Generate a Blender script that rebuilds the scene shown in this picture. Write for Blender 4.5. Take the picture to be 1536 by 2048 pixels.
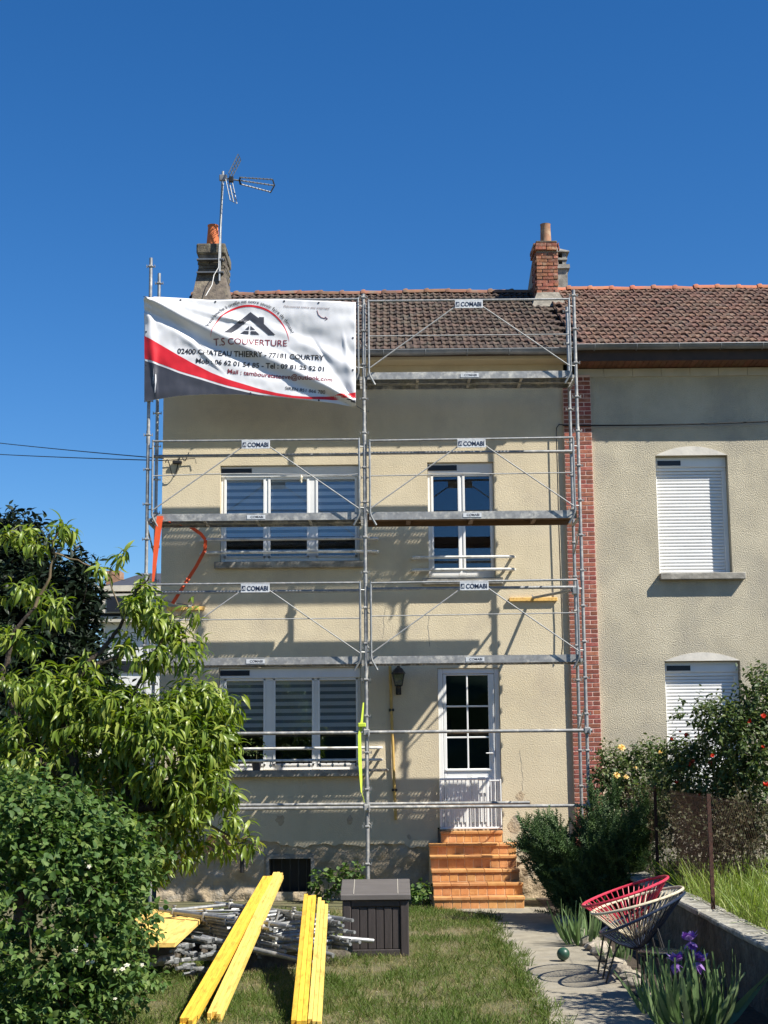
import bpy, bmesh, math, random
import numpy as np
from mathutils import Vector, Matrix, noise as mn

for o in list(bpy.data.objects):
    bpy.data.objects.remove(o)
scene = bpy.context.scene
COL = scene.collection
rng = random.Random(7)
nrng = np.random.default_rng(11)

# ------------------------------------------------------------------ camera
FPX, W0, H0 = 3000.0, 1536, 2048          # focal length in photo pixels
PITCH = math.atan((1500 - 1024) / FPX)
ROLL = 0.0095
CAM = Vector((0.0, -22.4, 2.15))
Fv = Vector((0, math.cos(PITCH), math.sin(PITCH)))
R0 = Vector((1, 0, 0)); U0 = Vector((0, -math.sin(PITCH), math.cos(PITCH)))
Rv = R0 * math.cos(ROLL) - U0 * math.sin(ROLL)
Uv = U0 * math.cos(ROLL) + R0 * math.sin(ROLL)
cd = bpy.data.cameras.new('Camera'); cam = bpy.data.objects.new('Camera', cd); COL.objects.link(cam)
cd.sensor_fit = 'VERTICAL'; cd.sensor_height = 24.0; cd.lens = FPX / H0 * 24.0
cd.clip_start = 0.1; cd.clip_end = 3000
cam.matrix_world = Matrix(((Rv.x, Uv.x, -Fv.x, CAM.x), (Rv.y, Uv.y, -Fv.y, CAM.y), (Rv.z, Uv.z, -Fv.z, CAM.z), (0, 0, 0, 1)))
scene.camera = cam

# ------------------------------------------------------------------ light
SUN = Vector((1.7, -1.0, 2.17)).normalized()      # towards the sun
wd = bpy.data.worlds.new('World'); scene.world = wd; wd.use_nodes = True
nt = wd.node_tree; bgn = nt.nodes['Background']
sky = nt.nodes.new('ShaderNodeTexSky'); sky.sky_type = 'NISHITA'; sky.sun_disc = False
sky.sun_elevation = math.asin(SUN.z); sky.sun_rotation = math.atan2(SUN.x, SUN.y)
sky.altitude = 100; sky.air_density = 1.0; sky.dust_density = 0.0; sky.ozone_density = 7.0
hsv = nt.nodes.new('ShaderNodeHueSaturation'); hsv.inputs['Saturation'].default_value = 1.23; hsv.inputs['Hue'].default_value = .5045
nt.links.new(sky.outputs[0], hsv.inputs['Color']); nt.links.new(hsv.outputs[0], bgn.inputs[0]); bgn.inputs[1].default_value = 0.069
sl = bpy.data.lights.new('Sun', 'SUN'); sl.energy = 5.0; sl.angle = math.radians(0.53); sl.color = (1.0, 0.95, 0.86)
so = bpy.data.objects.new('Sun', sl); COL.objects.link(so)
so.rotation_euler = SUN.to_track_quat('Z', 'Y').to_euler(); so.location = (20, -20, 30)
vs = scene.view_settings
vs.view_transform = 'Standard'; vs.look = 'None'; vs.exposure = 0.9; vs.gamma = 1.0; vs.use_curve_mapping = False
scene.render.engine = 'CYCLES'

# ------------------------------------------------------------------ pixel helpers (photo pixel + a known plane -> place)
def ray(px, py):
    return Fv + Rv * ((px - 768) / FPX) + Uv * ((1024 - py) / FPX)
def P(px, py, Y):
    r = ray(px, py); return CAM + r * ((Y - CAM.y) / r.y)
def G(px, py, z=0.0):
    r = ray(px, py); return CAM + r * ((z - CAM.z) / r.z)
def X(px, py, Y=0.0): return P(px, py, Y).x
def Z(px, py, Y=0.0): return P(px, py, Y).z

# ------------------------------------------------------------------ object helpers
def par(c, p):
    c.parent = p; c.matrix_parent_inverse = p.matrix_basis.inverted()
def tag(o, label=None, cat=None, group=None, kind=None):
    if label: o['label'] = label
    if cat: o['category'] = cat
    if group: o['group'] = group
    if kind: o['kind'] = kind
    return o
def thing(name, label, cat, loc=(0, 0, 0), group=None):
    o = bpy.data.objects.new(name, None); COL.objects.link(o)
    o.empty_display_size = 0.1; o.matrix_basis = Matrix.Translation(Vector(loc))
    return tag(o, label, cat, group)
def link(name, me, parent=None, mw=None):
    o = bpy.data.objects.new(name, me); COL.objects.link(o)
    if mw is not None: o.matrix_basis = mw
    if parent is not None: par(o, parent)
    return o

class MB:
    def __init__(s): s.v = []; s.f = []; s.c = None
    def add(s, vs, fs):
        n = len(s.v); s.v.extend([tuple(v) for v in vs]); s.f.extend([tuple(i + n for i in f) for f in fs]); return s
    def box(s, a, b):
        x0, x1 = sorted((a[0], b[0])); y0, y1 = sorted((a[1], b[1])); z0, z1 = sorted((a[2], b[2]))
        return s.add([(x0,y0,z0),(x1,y0,z0),(x1,y1,z0),(x0,y1,z0),(x0,y0,z1),(x1,y0,z1),(x1,y1,z1),(x0,y1,z1)],
                     [(0,3,2,1),(4,5,6,7),(0,1,5,4),(1,2,6,5),(2,3,7,6),(3,0,4,7)])
    def cbox(s, a, b, e=0.006):
        """box with chamfered edges (44 triangles)"""
        lo = [min(a[i], b[i]) for i in range(3)]; hi = [max(a[i], b[i]) for i in range(3)]
        e = min(e, *[(hi[i] - lo[i]) * .3 for i in range(3)])
        idx = {}; vs = []
        for sx in (0, 1):
            for sy in (0, 1):
                for sz in (0, 1):
                    c = [(lo, hi)[k][i] for i, k in enumerate((sx, sy, sz))]
                    d = [(1, -1)[k] for k in (sx, sy, sz)]
                    for ax in range(3):
                        p = [c[i] + (0 if i == ax else d[i] * e) for i in range(3)]
                        idx[(sx, sy, sz, ax)] = len(vs); vs.append(p)
        fs = []
        for ax in range(3):
            o1, o2 = (ax + 1) % 3, (ax + 2) % 3
            for k in (0, 1):
                q = []
                for (a1, a2) in ((0,0),(1,0),(1,1),(0,1)):
                    t = [0, 0, 0]; t[ax] = k; t[o1] = a1; t[o2] = a2; q.append(idx[(*t, ax)])
                fs.append(tuple(q) if k else tuple(reversed(q)))
            for (a1, a2) in ((0,0),(1,0),(1,1),(0,1)):
                t0 = [0,0,0]; t1 = [0,0,0]; t0[ax] = 0; t1[ax] = 1
                for t in (t0, t1): t[o1] = a1; t[o2] = a2
                q = [idx[(*t0, o1)], idx[(*t1, o1)], idx[(*t1, o2)], idx[(*t0, o2)]]
                fs.append(tuple(q) if a1 == a2 else tuple(reversed(q)))
        for sx in (0, 1):
            for sy in (0, 1):
                for sz in (0, 1):
                    q = [idx[(sx, sy, sz, k)] for k in range(3)]
                    fs.append(tuple(q) if (sx + sy + sz) % 2 else tuple(reversed(q)))
        return s.add(vs, fs)
    def obox(s, a, b, w, h, up=(0, 0, 1)):
        """bar from a to b, w wide (sideways), h high (along up)"""
        a = Vector(a); b = Vector(b); d = (b - a).normalized(); u = Vector(up)
        sd = d.cross(u).normalized(); u = sd.cross(d)
        q = []
        for p in (a, b):
            for (i, j) in ((-1,-1),(1,-1),(1,1),(-1,1)): q.append(p + sd * (i * w / 2) + u * (j * h / 2))
        return s.add(q, [(0,3,2,1),(4,5,6,7),(0,1,5,4),(1,2,6,5),(2,3,7,6),(3,0,4,7)][:2] + [(0,1,5,4),(1,2,6,5),(2,3,7,6),(3,0,4,7)])
    def tube(s, pts, r, n=8, cap=True):
        pts = [Vector(p) for p in pts]; m = len(pts)
        rr = r if isinstance(r, (list, tuple)) else [r] * m
        t0 = (pts[1] - pts[0]).normalized()
        ref = Vector((0, 0, 1)) if abs(t0.z) < .9 else Vector((1, 0, 0))
        u = t0.cross(ref).normalized(); vs = []; fs = []
        for i in range(m):
            t = (pts[min(i + 1, m - 1)] - pts[max(i - 1, 0)]).normalized()
            u = (u - t * u.dot(t)).normalized(); w = t.cross(u)
            for k in range(n):
                a = 2 * math.pi * k / n
                vs.append(pts[i] + (u * math.cos(a) + w * math.sin(a)) * rr[i])
        for i in range(m - 1):
            for k in range(n):
                k2 = (k + 1) % n; fs.append((i*n+k, i*n+k2, (i+1)*n+k2, (i+1)*n+k))
        if cap: fs.append(tuple(reversed(range(n)))); fs.append(tuple(range((m-1)*n, m*n)))
        return s.add(vs, fs)
    def lathe(s, prof, c, n=16, axis='z'):
        vs = []; fs = []; m = len(prof)
        for (r, h) in prof:
            for k in range(n):
                a = 2 * math.pi * k / n
                p = (r*math.cos(a), r*math.sin(a), h)
                if axis == 'y': p = (p[0], p[2], p[1])
                vs.append((c[0]+p[0], c[1]+p[1], c[2]+p[2]))
        for i in range(m - 1):
            for k in range(n):
                k2 = (k+1) % n; q = (i*n+k, i*n+k2, (i+1)*n+k2, (i+1)*n+k)
                fs.append(q if axis == 'z' else tuple(reversed(q)))
        fs.append(tuple(reversed(range(n)))); fs.append(tuple(range((m-1)*n, m*n)))
        return s.add(vs, fs)
    def prism(s, poly, a, b, axis='y'):
        """extrude a 2D polygon (x,z for axis y; y,z for axis x; x,y for axis z) from a to b"""
        n = len(poly); mk = {'y': lambda p, t: (p[0], t, p[1]), 'x': lambda p, t: (t, p[0], p[1]), 'z': lambda p, t: (p[0], p[1], t)}[axis]
        vs = [mk(p, a) for p in poly] + [mk(p, b) for p in poly]
        fs = [tuple(range(n)), tuple(reversed(range(n, 2*n)))] + [(i, n+i, n+(i+1) % n, (i+1) % n) for i in range(n)]
        return s.add(vs, fs)
    def mesh(s, name, mat, smooth=False):
        me = bpy.data.meshes.new(name); me.from_pydata(s.v, [], s.f)
        if mat: me.materials.append(mat)
        bm = bmesh.new(); bm.from_mesh(me); bmesh.ops.recalc_face_normals(bm, faces=bm.faces); bm.to_mesh(me); bm.free()
        if smooth:
            me.polygons.foreach_set('use_smooth', [True] * len(me.polygons))
            me.set_sharp_from_angle(angle=math.radians(40))
        return me
    def build(s, name, mat, parent=None, smooth=False, bev=0):
        o = link(name, s.mesh(name, mat, smooth), parent)
        if bev:
            m = o.modifiers.new('bevel', 'BEVEL'); m.width = bev; m.segments = 2; m.limit_method = 'ANGLE'
        return o

# ------------------------------------------------------------------ materials
def _n(nt, t, **kw):
    n = nt.nodes.new(t)
    for k, v in kw.items():
        if k in n.inputs: n.inputs[k].default_value = v
        else: setattr(n, k, v)
    return n
def M(name, c1, c2=None, scale=3.0, rough=.8, metal=0.0, bump=0.0, bscale=40.0, bdist=.01, rnd=0.0, stretch=(1,1,1), c3=None, s3=1.0, spec=.5, detail=6.0, lo=.35, hi=.65, attr=False, objc=False, streak=0.0):
    m = bpy.data.materials.new(name); m.use_nodes = True; nt = m.node_tree; L = nt.links
    b = nt.nodes['Principled BSDF']; b.inputs['Roughness'].default_value = rough; b.inputs['Metallic'].default_value = metal
    b.inputs['Specular IOR Level'].default_value = spec
    c2 = c2 or tuple(x * .8 for x in c1)
    if objc: pos = _n(nt, 'ShaderNodeTexCoord').outputs['Object']
    else: pos = _n(nt, 'ShaderNodeNewGeometry').outputs['Position']
    mp = _n(nt, 'ShaderNodeMapping'); mp.inputs['Scale'].default_value = stretch; L.new(pos, mp.inputs[0])
    nz = _n(nt, 'ShaderNodeTexNoise', Scale=scale, Detail=detail, Roughness=.6); L.new(mp.outputs[0], nz.inputs['Vector'])
    rp = _n(nt, 'ShaderNodeValToRGB'); rp.color_ramp.elements[0].position = lo; rp.color_ramp.elements[1].position = hi
    rp.color_ramp.elements[0].color = (*c1, 1); rp.color_ramp.elements[1].color = (*c2, 1)
    L.new(nz.outputs[0], rp.inputs[0]); col = rp.outputs[0]
    if c3:
        n3 = _n(nt, 'ShaderNodeTexNoise', Scale=s3, Detail=5.0, Roughness=.65); L.new(mp.outputs[0], n3.inputs['Vector'])
        r3 = _n(nt, 'ShaderNodeMapRange'); r3.inputs[1].default_value = .5; r3.inputs[2].default_value = .68; L.new(n3.outputs[0], r3.inputs[0])
        mx = _n(nt, 'ShaderNodeMixRGB'); L.new(r3.outputs[0], mx.inputs[0]); L.new(col, mx.inputs[1]); mx.inputs[2].default_value = (*c3, 1); col = mx.outputs[0]
    if rnd:
        oi = _n(nt, 'ShaderNodeObjectInfo'); hs = _n(nt, 'ShaderNodeHueSaturation')
        mr = _n(nt, 'ShaderNodeMapRange'); mr.inputs[3].default_value = 1 - rnd; mr.inputs[4].default_value = 1 + rnd
        L.new(oi.outputs['Random'], mr.inputs[0]); L.new(mr.outputs[0], hs.inputs['Value'])
        mh = _n(nt, 'ShaderNodeMapRange'); mh.inputs[3].default_value = .5 - rnd * .04; mh.inputs[4].default_value = .5 + rnd * .04
        mu = _n(nt, 'ShaderNodeMath', operation='MULTIPLY'); mu.inputs[1].default_value = 7.31; L.new(oi.outputs['Random'], mu.inputs[0])
        fr = _n(nt, 'ShaderNodeMath', operation='FRACT'); L.new(mu.outputs[0], fr.inputs[0]); L.new(fr.outputs[0], mh.inputs[0]); L.new(mh.outputs[0], hs.inputs['Hue'])
        L.new(col, hs.inputs['Color']); col = hs.outputs[0]
    if streak:
        ms = _n(nt, 'ShaderNodeMapping'); ms.inputs['Scale'].default_value = (2.2, 2.2, .5); L.new(pos, ms.inputs[0])
        ns = _n(nt, 'ShaderNodeTexNoise', Scale=1.0, Detail=8.0, Roughness=.7); L.new(ms.outputs[0], ns.inputs['Vector'])
        rs = _n(nt, 'ShaderNodeMapRange'); rs.inputs[1].default_value = .45; rs.inputs[2].default_value = .75; rs.inputs[3].default_value = 1.0; rs.inputs[4].default_value = 1 - streak * 2; L.new(ns.outputs[0], rs.inputs[0])
        ml = _n(nt, 'ShaderNodeMixRGB', blend_type='MULTIPLY'); ml.inputs[0].default_value = 1.0; L.new(col, ml.inputs[1]); L.new(rs.outputs[0], ml.inputs[2]); col = ml.outputs[0]
    L.new(col, b.inputs['Base Color'])
    if bump:
        nb = _n(nt, 'ShaderNodeTexNoise', Scale=bscale, Detail=4.0, Roughness=.55); L.new(mp.outputs[0], nb.inputs['Vector'])
        bp = _n(nt, 'ShaderNodeBump', Strength=bump, Distance=bdist); L.new(nb.outputs[0], bp.inputs['Height']); L.new(bp.outputs[0], b.inputs['Normal'])
    return m
def leafmat(name, ca, cb, cc, trans=.3, rough=.45, spec=.4, rnd=True):
    m = bpy.data.materials.new(name); m.use_nodes = True; nt = m.node_tree; L = nt.links
    b = nt.nodes['Principled BSDF']; b.inputs['Roughness'].default_value = rough; b.inputs['Specular IOR Level'].default_value = spec
    at = _n(nt, 'ShaderNodeAttribute', attribute_name='tint'); oi = _n(nt, 'ShaderNodeObjectInfo')
    ad = _n(nt, 'ShaderNodeMath', operation='ADD'); L.new(at.outputs['Fac'], ad.inputs[0]); ad.inputs[1].default_value = 0.0
    if rnd: L.new(oi.outputs['Random'], ad.inputs[1])
    fr = _n(nt, 'ShaderNodeMath', operation='FRACT'); L.new(ad.outputs[0], fr.inputs[0])
    rp = _n(nt, 'ShaderNodeValToRGB'); e = rp.color_ramp.elements
    e[0].color = (*ca, 1); e[1].color = (*cc, 1); e[1].position = 1.0; k = e.new(.6); k.color = (*cb, 1)
    L.new(fr.outputs[0], rp.inputs[0]); L.new(rp.outputs[0], b.inputs['Base Color'])
    if trans:
        t = _n(nt, 'ShaderNodeBsdfTranslucent'); hs = _n(nt, 'ShaderNodeHueSaturation', Saturation=1.15, Value=1.5); L.new(rp.outputs[0], hs.inputs['Color']); L.new(hs.outputs[0], t.inputs['Color'])
        mx = _n(nt, 'ShaderNodeMixShader'); mx.inputs[0].default_value = trans
        L.new(b.outputs[0], mx.inputs[1]); L.new(t.outputs[0], mx.inputs[2]); L.new(mx.outputs[0], nt.nodes['Material Output'].inputs[0])
    return m

m_stucco = M('render_beige', (.63,.545,.385), (.565,.487,.34), scale=1.3, rough=.95, bump=.6, bscale=52, bdist=.012, c3=(.50,.43,.315), s3=.9, spec=.2, detail=10, streak=.045)
m_stucco2 = M('roughcast_grey_beige', (.53,.475,.355), (.43,.385,.285), scale=1.6, rough=.95, bump=.9, bscale=62, bdist=.02, c3=(.40,.365,.29), s3=.8, spec=.2, detail=12, streak=.06)
m_rubble = M('rubble_mortar', (.50,.40,.27), (.34,.27,.18), scale=6, rough=.95, bump=.8, bscale=30, bdist=.02, c3=(.42,.38,.31), s3=3, spec=.2)
m_greyconc = M('weathered_concrete', (.30,.28,.24), (.16,.15,.13), scale=7, rough=.9, bump=.5, bscale=45, bdist=.01, c3=(.38,.36,.31), s3=5)
m_plasterw = M('white_plaster', (.66,.62,.54), (.54,.51,.45), scale=4, rough=.9, bump=.3, bscale=30, c3=(.45,.43,.38), s3=3)
m_frieze = M('pale_block', (.50,.46,.38), (.42,.39,.32), scale=4, rough=.9, bump=.2, bscale=40)
m_white = M('white_upvc', (.78,.78,.76), (.72,.72,.70), scale=3, rough=.35)
m_wenamel = M('white_enamel', (.72,.72,.69), (.58,.57,.53), scale=12, rough=.4, c3=(.40,.38,.34), s3=9)
m_brick = M('brick_red', (.29,.088,.055), (.21,.062,.042), scale=22, rough=.9, bump=.5, bscale=60, bdist=.006, rnd=.30, c3=(.36,.15,.11), s3=14)
m_mortar = M('mortar_pink', (.66,.46,.38), (.58,.40,.33), scale=8, rough=.95, bump=.3, bscale=60)
m_chbrick = M('chimney_brick', (.33,.125,.065), (.20,.08,.05), scale=14, rough=.95, bump=.6, bscale=40, bdist=.01, rnd=.35, c3=(.38,.25,.17), s3=9)
m_chmortar = M('chimney_mortar', (.30,.25,.19), (.22,.18,.14), scale=9, rough=.95, bump=.4, bscale=40)
m_chgrey = M('chimney_grey_brick', (.15,.125,.095), (.075,.065,.052), scale=10, rough=.95, bump=.7, bscale=35, bdist=.015, rnd=.3, c3=(.20,.175,.12), s3=8)
m_lime = M('cement_flaunching', (.27,.245,.20), (.15,.138,.115), scale=9, rough=.95, bump=.7, bscale=25, bdist=.02)
m_tileA = M('roof_tile_brown', (.090,.055,.038), (.055,.038,.029), scale=6, rough=.9, bump=.4, bscale=40, rnd=.24, c3=(.075,.068,.05), s3=3.5)
m_tileB = M('roof_tile_red', (.15,.078,.052), (.10,.056,.040), scale=6, rough=.9, bump=.4, bscale=40, rnd=.22, c3=(.14,.105,.08), s3=5)
m_ridge = M('ridge_tile_orange', (.44,.15,.075), (.34,.12,.065), scale=6, rough=.85, rnd=.15, c3=(.26,.14,.09), s3=5)
m_ridgeold = M('ridge_tile_old', (.26,.115,.065), (.15,.09,.06), scale=7, rough=.9, rnd=.25, c3=(.16,.135,.10), s3=4)
m_zinc = M('zinc', (.22,.23,.24), (.15,.16,.165), scale=4, rough=.5, metal=.6, c3=(.27,.27,.265), s3=3)
m_galv = M('galvanised_steel', (.33,.34,.34), (.24,.25,.25), scale=18, rough=.5, metal=.6, c3=(.44,.43,.41), s3=14, bump=.1, bscale=60)
m_rod = M('thin_steel_rod', (.40,.40,.39), (.30,.30,.29), scale=18, rough=.75, metal=.1, spec=.2)
m_galvd = M('galvanised_dirty', (.35,.35,.34), (.23,.23,.225), scale=14, rough=.55, metal=.45, c3=(.60,.57,.50), s3=8)
m_deckwood = M('deck_ply', (.20,.12,.07), (.14,.085,.05), scale=8, rough=.8, stretch=(.2,1,1))
m_soffit = M('soffit_wood', (.19,.075,.035), (.11,.042,.022), scale=10, rough=.6, rnd=.2, stretch=(6,1,1))
m_darkwood = M('dark_timber', (.05,.028,.018), (.03,.018,.012), scale=6, rough=.7)
m_black = M('black_metal', (.015,.015,.015), (.01,.01,.01), rough=.45)
m_cable = M('black_cable', (.012,.012,.013), (.01,.01,.01), rough=.5)
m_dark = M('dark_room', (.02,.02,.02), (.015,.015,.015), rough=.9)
m_vent = M('vent_dark', (.012,.013,.02), (.01,.01,.012), rough=.4)
m_terra = M('terracotta_step', (.58,.285,.10), (.47,.21,.068), scale=9, rough=.55, rnd=.16, c3=(.62,.34,.14), s3=6)
m_grout = M('grout_pale', (.64,.48,.30), (.54,.39,.24), scale=9, rough=.95)
m_pot = M('terracotta_pot', (.58,.16,.05), (.50,.13,.04), scale=5, rough=.8)
m_potold = M('clay_pot_old', (.36,.19,.11), (.22,.12,.075), scale=9, rough=.9, c3=(.40,.27,.17), s3=7)
m_slate = M('slate', (.060,.062,.072), (.045,.046,.055), scale=5, rough=.6, rnd=.2)
m_wallw = M('white_wall', (.72,.72,.70), (.66,.66,.64), scale=2, rough=.9)
m_gaspipe = M('yellow_gas_pipe', (.58,.38,.09), (.42,.27,.08), scale=9, rough=.6)
m_box = M('brown_resin', (.052,.042,.040), (.036,.030,.028), scale=7, rough=.55, stretch=(5,5,.6), bump=.25, bscale=30, bdist=.004)
m_boxlid = M('grey_brown_resin', (.13,.118,.11), (.10,.09,.083), scale=5, rough=.5, stretch=(.6,6,1), bump=.2, bscale=30, bdist=.004)
m_bark = M('bark', (.075,.055,.04), (.03,.024,.018), scale=16, rough=.95, bump=.9, bscale=30, bdist=.02)
m_twig = M('twig', (.16,.115,.06), (.10,.075,.04), scale=9, rough=.8)
m_gtwig = M('green_twig', (.13,.16,.05), (.10,.10,.04), scale=9, rough=.7)
m_rust = M('rusty_iron', (.085,.035,.022), (.04,.02,.015), scale=20, rough=.9, bump=.4, bscale=60)
m_strapo = M('orange_strap', (.80,.10,.02), (.70,.08,.015), scale=20, rough=.7)
m_strapy = M('yellow_green_strap', (.50,.62,.05), (.42,.55,.04), scale=20, rough=.7)
m_pvc = M('banner_vinyl', (.70,.70,.71), (.66,.66,.68), scale=3, rough=.45)
m_pred = M('print_red', (.62,.015,.025), (.58,.012,.02), scale=3, rough=.45)
m_pdark = M('print_charcoal', (.045,.047,.06), (.04,.042,.055), scale=3, rough=.45)
m_pblack = M('print_black', (.012,.012,.016), (.012,.012,.016), rough=.45)
m_pmar = M('print_maroon', (.20,.02,.035), (.16,.02,.03), rough=.45)
m_pgrey = M('print_grey', (.20,.15,.16), (.2,.15,.16), rough=.45)
m_pnavy = M('print_navy', (.018,.028,.06), (.018,.028,.06), rough=.45)
m_signw = M('sign_white', (.62,.64,.66), (.55,.57,.58), scale=14, rough=.4, c3=(.42,.42,.42), s3=16)
m_path = M('path_concrete', (.30,.27,.205), (.215,.19,.14), scale=5, rough=.95, bump=.5, bscale=60, bdist=.01, c3=(.22,.205,.17), s3=2.2, detail=10)
m_soil = M('soil', (.065,.048,.032), (.04,.03,.02), scale=9, rough=1, bump=.8, bscale=25, bdist=.03)
m_lawn = M('lawn_ground', (.085,.09,.035), (.13,.115,.06), scale=2.2, rough=1, bump=.8, bscale=35, bdist=.02, c3=(.19,.155,.095), s3=1.4, detail=10)
m_stone = M('edging_stone', (.36,.32,.25), (.20,.175,.135), scale=12, rough=.95, bump=.7, bscale=25, bdist=.015, rnd=.25)
m_wallc = M('old_cement_wall', (.15,.138,.112), (.07,.064,.052), scale=5, rough=.95, bump=1.0, bscale=16, bdist=.035, c3=(.05,.052,.038), s3=2.4)
m_coping = M('coping_lichen', (.42,.40,.34), (.24,.225,.185), scale=11, rough=.95, bump=.6, bscale=28, bdist=.015, c3=(.14,.13,.10), s3=5)
m_cordr = M('cord_raspberry', (.56,.035,.07), (.46,.028,.055), scale=20, rough=.4)
m_cordb = M('cord_beige', (.62,.55,.40), (.50,.44,.31), scale=20, rough=.45)
m_cordn = M('cord_navy', (.012,.022,.05), (.010,.016,.035), scale=20, rough=.35)
m_glassy = M('dark_tabletop', (.02,.03,.035), (.016,.022,.028), rough=.08)
m_ball = M('green_ball', (.02,.07,.045), (.015,.045,.03), scale=9, rough=.4)

def timbermat(name, c1, c2):
    return M(name, c1, c2, scale=5, rough=.7, rnd=.14, stretch=(9,.9,9), c3=tuple(x*.62 for x in c2), s3=2.6, bump=.2, bscale=18, bdist=.004, lo=.3, hi=.7)
m_timy = timbermat('timber_yellow', (.78,.49,.05), (.70,.41,.035))
m_timl = timbermat('timber_pale_yellow', (.76,.54,.12), (.68,.46,.10))
m_timb = timbermat('boards_yellow', (.84,.56,.16), (.76,.46,.12))

def glassmat(name, refl=.22, tint=(.55,.6,.62)):
    m = bpy.data.materials.new(name); m.use_nodes = True; nt = m.node_tree; L = nt.links
    nt.nodes.remove(nt.nodes['Principled BSDF'])
    g = _n(nt, 'ShaderNodeBsdfGlossy', Roughness=0.01); g.inputs['Color'].default_value = (.75,.85,1,1)
    t = _n(nt, 'ShaderNodeBsdfTransparent'); t.inputs['Color'].default_value = (*tint, 1)
    f = _n(nt, 'ShaderNodeLayerWeight', Blend=.35); ad = _n(nt, 'ShaderNodeMath', operation='ADD'); ad.inputs[1].default_value = refl; ad.use_clamp = True
    L.new(f.outputs['Fresnel'], ad.inputs[0])
    mx = _n(nt, 'ShaderNodeMixShader'); L.new(ad.outputs[0], mx.inputs[0]); L.new(t.outputs[0], mx.inputs[1]); L.new(g.outputs[0], mx.inputs[2])
    L.new(mx.outputs[0], nt.nodes['Material Output'].inputs[0]); return m
m_glass = glassmat('window_glass', .025, (.96,.97,.97))
m_glassd = glassmat('door_glass', .09, (.35,.40,.39))
m_blindb = M('blind_mesh', (.30,.32,.33), (.27,.29,.30), rough=.9)
m_blind = M('blind_fabric', (.86,.86,.84), (.80,.80,.79), rough=.9)

# ------------------------------------------------------------------ text
def text_flat(s, bold=0.0):
    """flat letters: list of (x, y) with height 1 = cap size scale, and faces"""
    cu = bpy.data.curves.new('t', 'FONT'); cu.body = s; cu.size = 1.0; cu.offset = bold; cu.fill_mode = 'FRONT'; cu.resolution_u = 4
    o = bpy.data.objects.new('t', cu); COL.objects.link(o)
    me = bpy.data.meshes.new_from_object(o.evaluated_get(bpy.context.evaluated_depsgraph_get()))
    v = [(p.co.x, p.co.y) for p in me.vertices]; f = [tuple(p.vertices) for p in me.polygons]
    bpy.data.objects.remove(o); bpy.data.curves.remove(cu); bpy.data.meshes.remove(me)
    x0 = min(p[0] for p in v); x1 = max(p[0] for p in v)
    return [((x - x0) / (x1 - x0), y / .73) for x, y in v], f, (x1 - x0) / .73   # x in 0..1, y in cap heights, aspect

# ------------------------------------------------------------------ leaves
def leaf_t(L=1.0, W=.25, bend=.5, fold=.25, n=4, wpow=1.0, tip=.02):
    vs = []; fs = []
    for i in range(n + 1):
        t = i / n; a = bend * t
        x = L * (math.sin(bend * t) / bend if bend else t); z = -L * ((1 - math.cos(bend * t)) / bend if bend else 0)
        w = W * .5 * max(math.sin(math.pi * min(1, t ** wpow)), tip if i in (0, n) else 0)
        vs += [(x - fold*0, -w, z + fold * w), (x, 0, z), (x, w, z + fold * w)]
    for i in range(n):
        k = 3 * i; fs += [(k, k+3, k+4, k+1), (k+1, k+4, k+5, k+2)]
    return np.array(vs, float), fs
def frames(pos, d, up, scale):
    pos = np.asarray(pos, float); d = np.asarray(d, float); up = np.asarray(up, float)
    d = d / (np.linalg.norm(d, axis=1, keepdims=True) + 1e-9)
    y = np.cross(up, d); y /= (np.linalg.norm(y, axis=1, keepdims=True) + 1e-9); z = np.cross(d, y)
    s = np.asarray(scale, float)[:, None]
    m = np.zeros((len(pos), 4, 4)); m[:, :3, 0] = d * s; m[:, :3, 1] = y * s; m[:, :3, 2] = z * s; m[:, :3, 3] = pos; m[:, 3, 3] = 1
    return m
def np_mesh(name, tv, tf, mats, mat, tint=None, smooth=True):
    n = len(mats); k = len(tv); h = np.c_[tv, np.ones(k)]
    V = np.einsum('nij,kj->nki', mats[:, :3, :], h).reshape(-1, 3)
    lens = np.array([len(f) for f in tf]); flat = np.concatenate([np.array(f) for f in tf])
    nl = len(flat); loops = (flat[None, :] + (np.arange(n) * k)[:, None]).ravel()
    starts0 = np.concatenate([[0], np.cumsum(lens)[:-1]])
    starts = (starts0[None, :] + (np.arange(n) * nl)[:, None]).ravel()
    me = bpy.data.meshes.new(name); me.vertices.add(len(V)); me.vertices.foreach_set('co', V.astype(np.float32).ravel())
    me.loops.add(len(loops)); me.loops.foreach_set('vertex_index', loops.astype(np.int32))
    me.polygons.add(len(starts)); me.polygons.foreach_set('loop_start', starts.astype(np.int32))
    if smooth: me.polygons.foreach_set('use_smooth', np.ones(len(starts), bool))
    me.materials.append(mat)
    a = me.attributes.new('tint', 'FLOAT', 'POINT')
    t = np.repeat(nrng.random(n) if tint is None else tint, k); a.data.foreach_set('value', t.astype(np.float32))
    me.update(calc_edges=True); return me
def proj(p):
    d = p - np.array(CAM); f = d @ np.array(Fv)
    return 768 + FPX * (d @ np.array(Rv)) / f, 1024 - FPX * (d @ np.array(Uv)) / f, f
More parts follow.
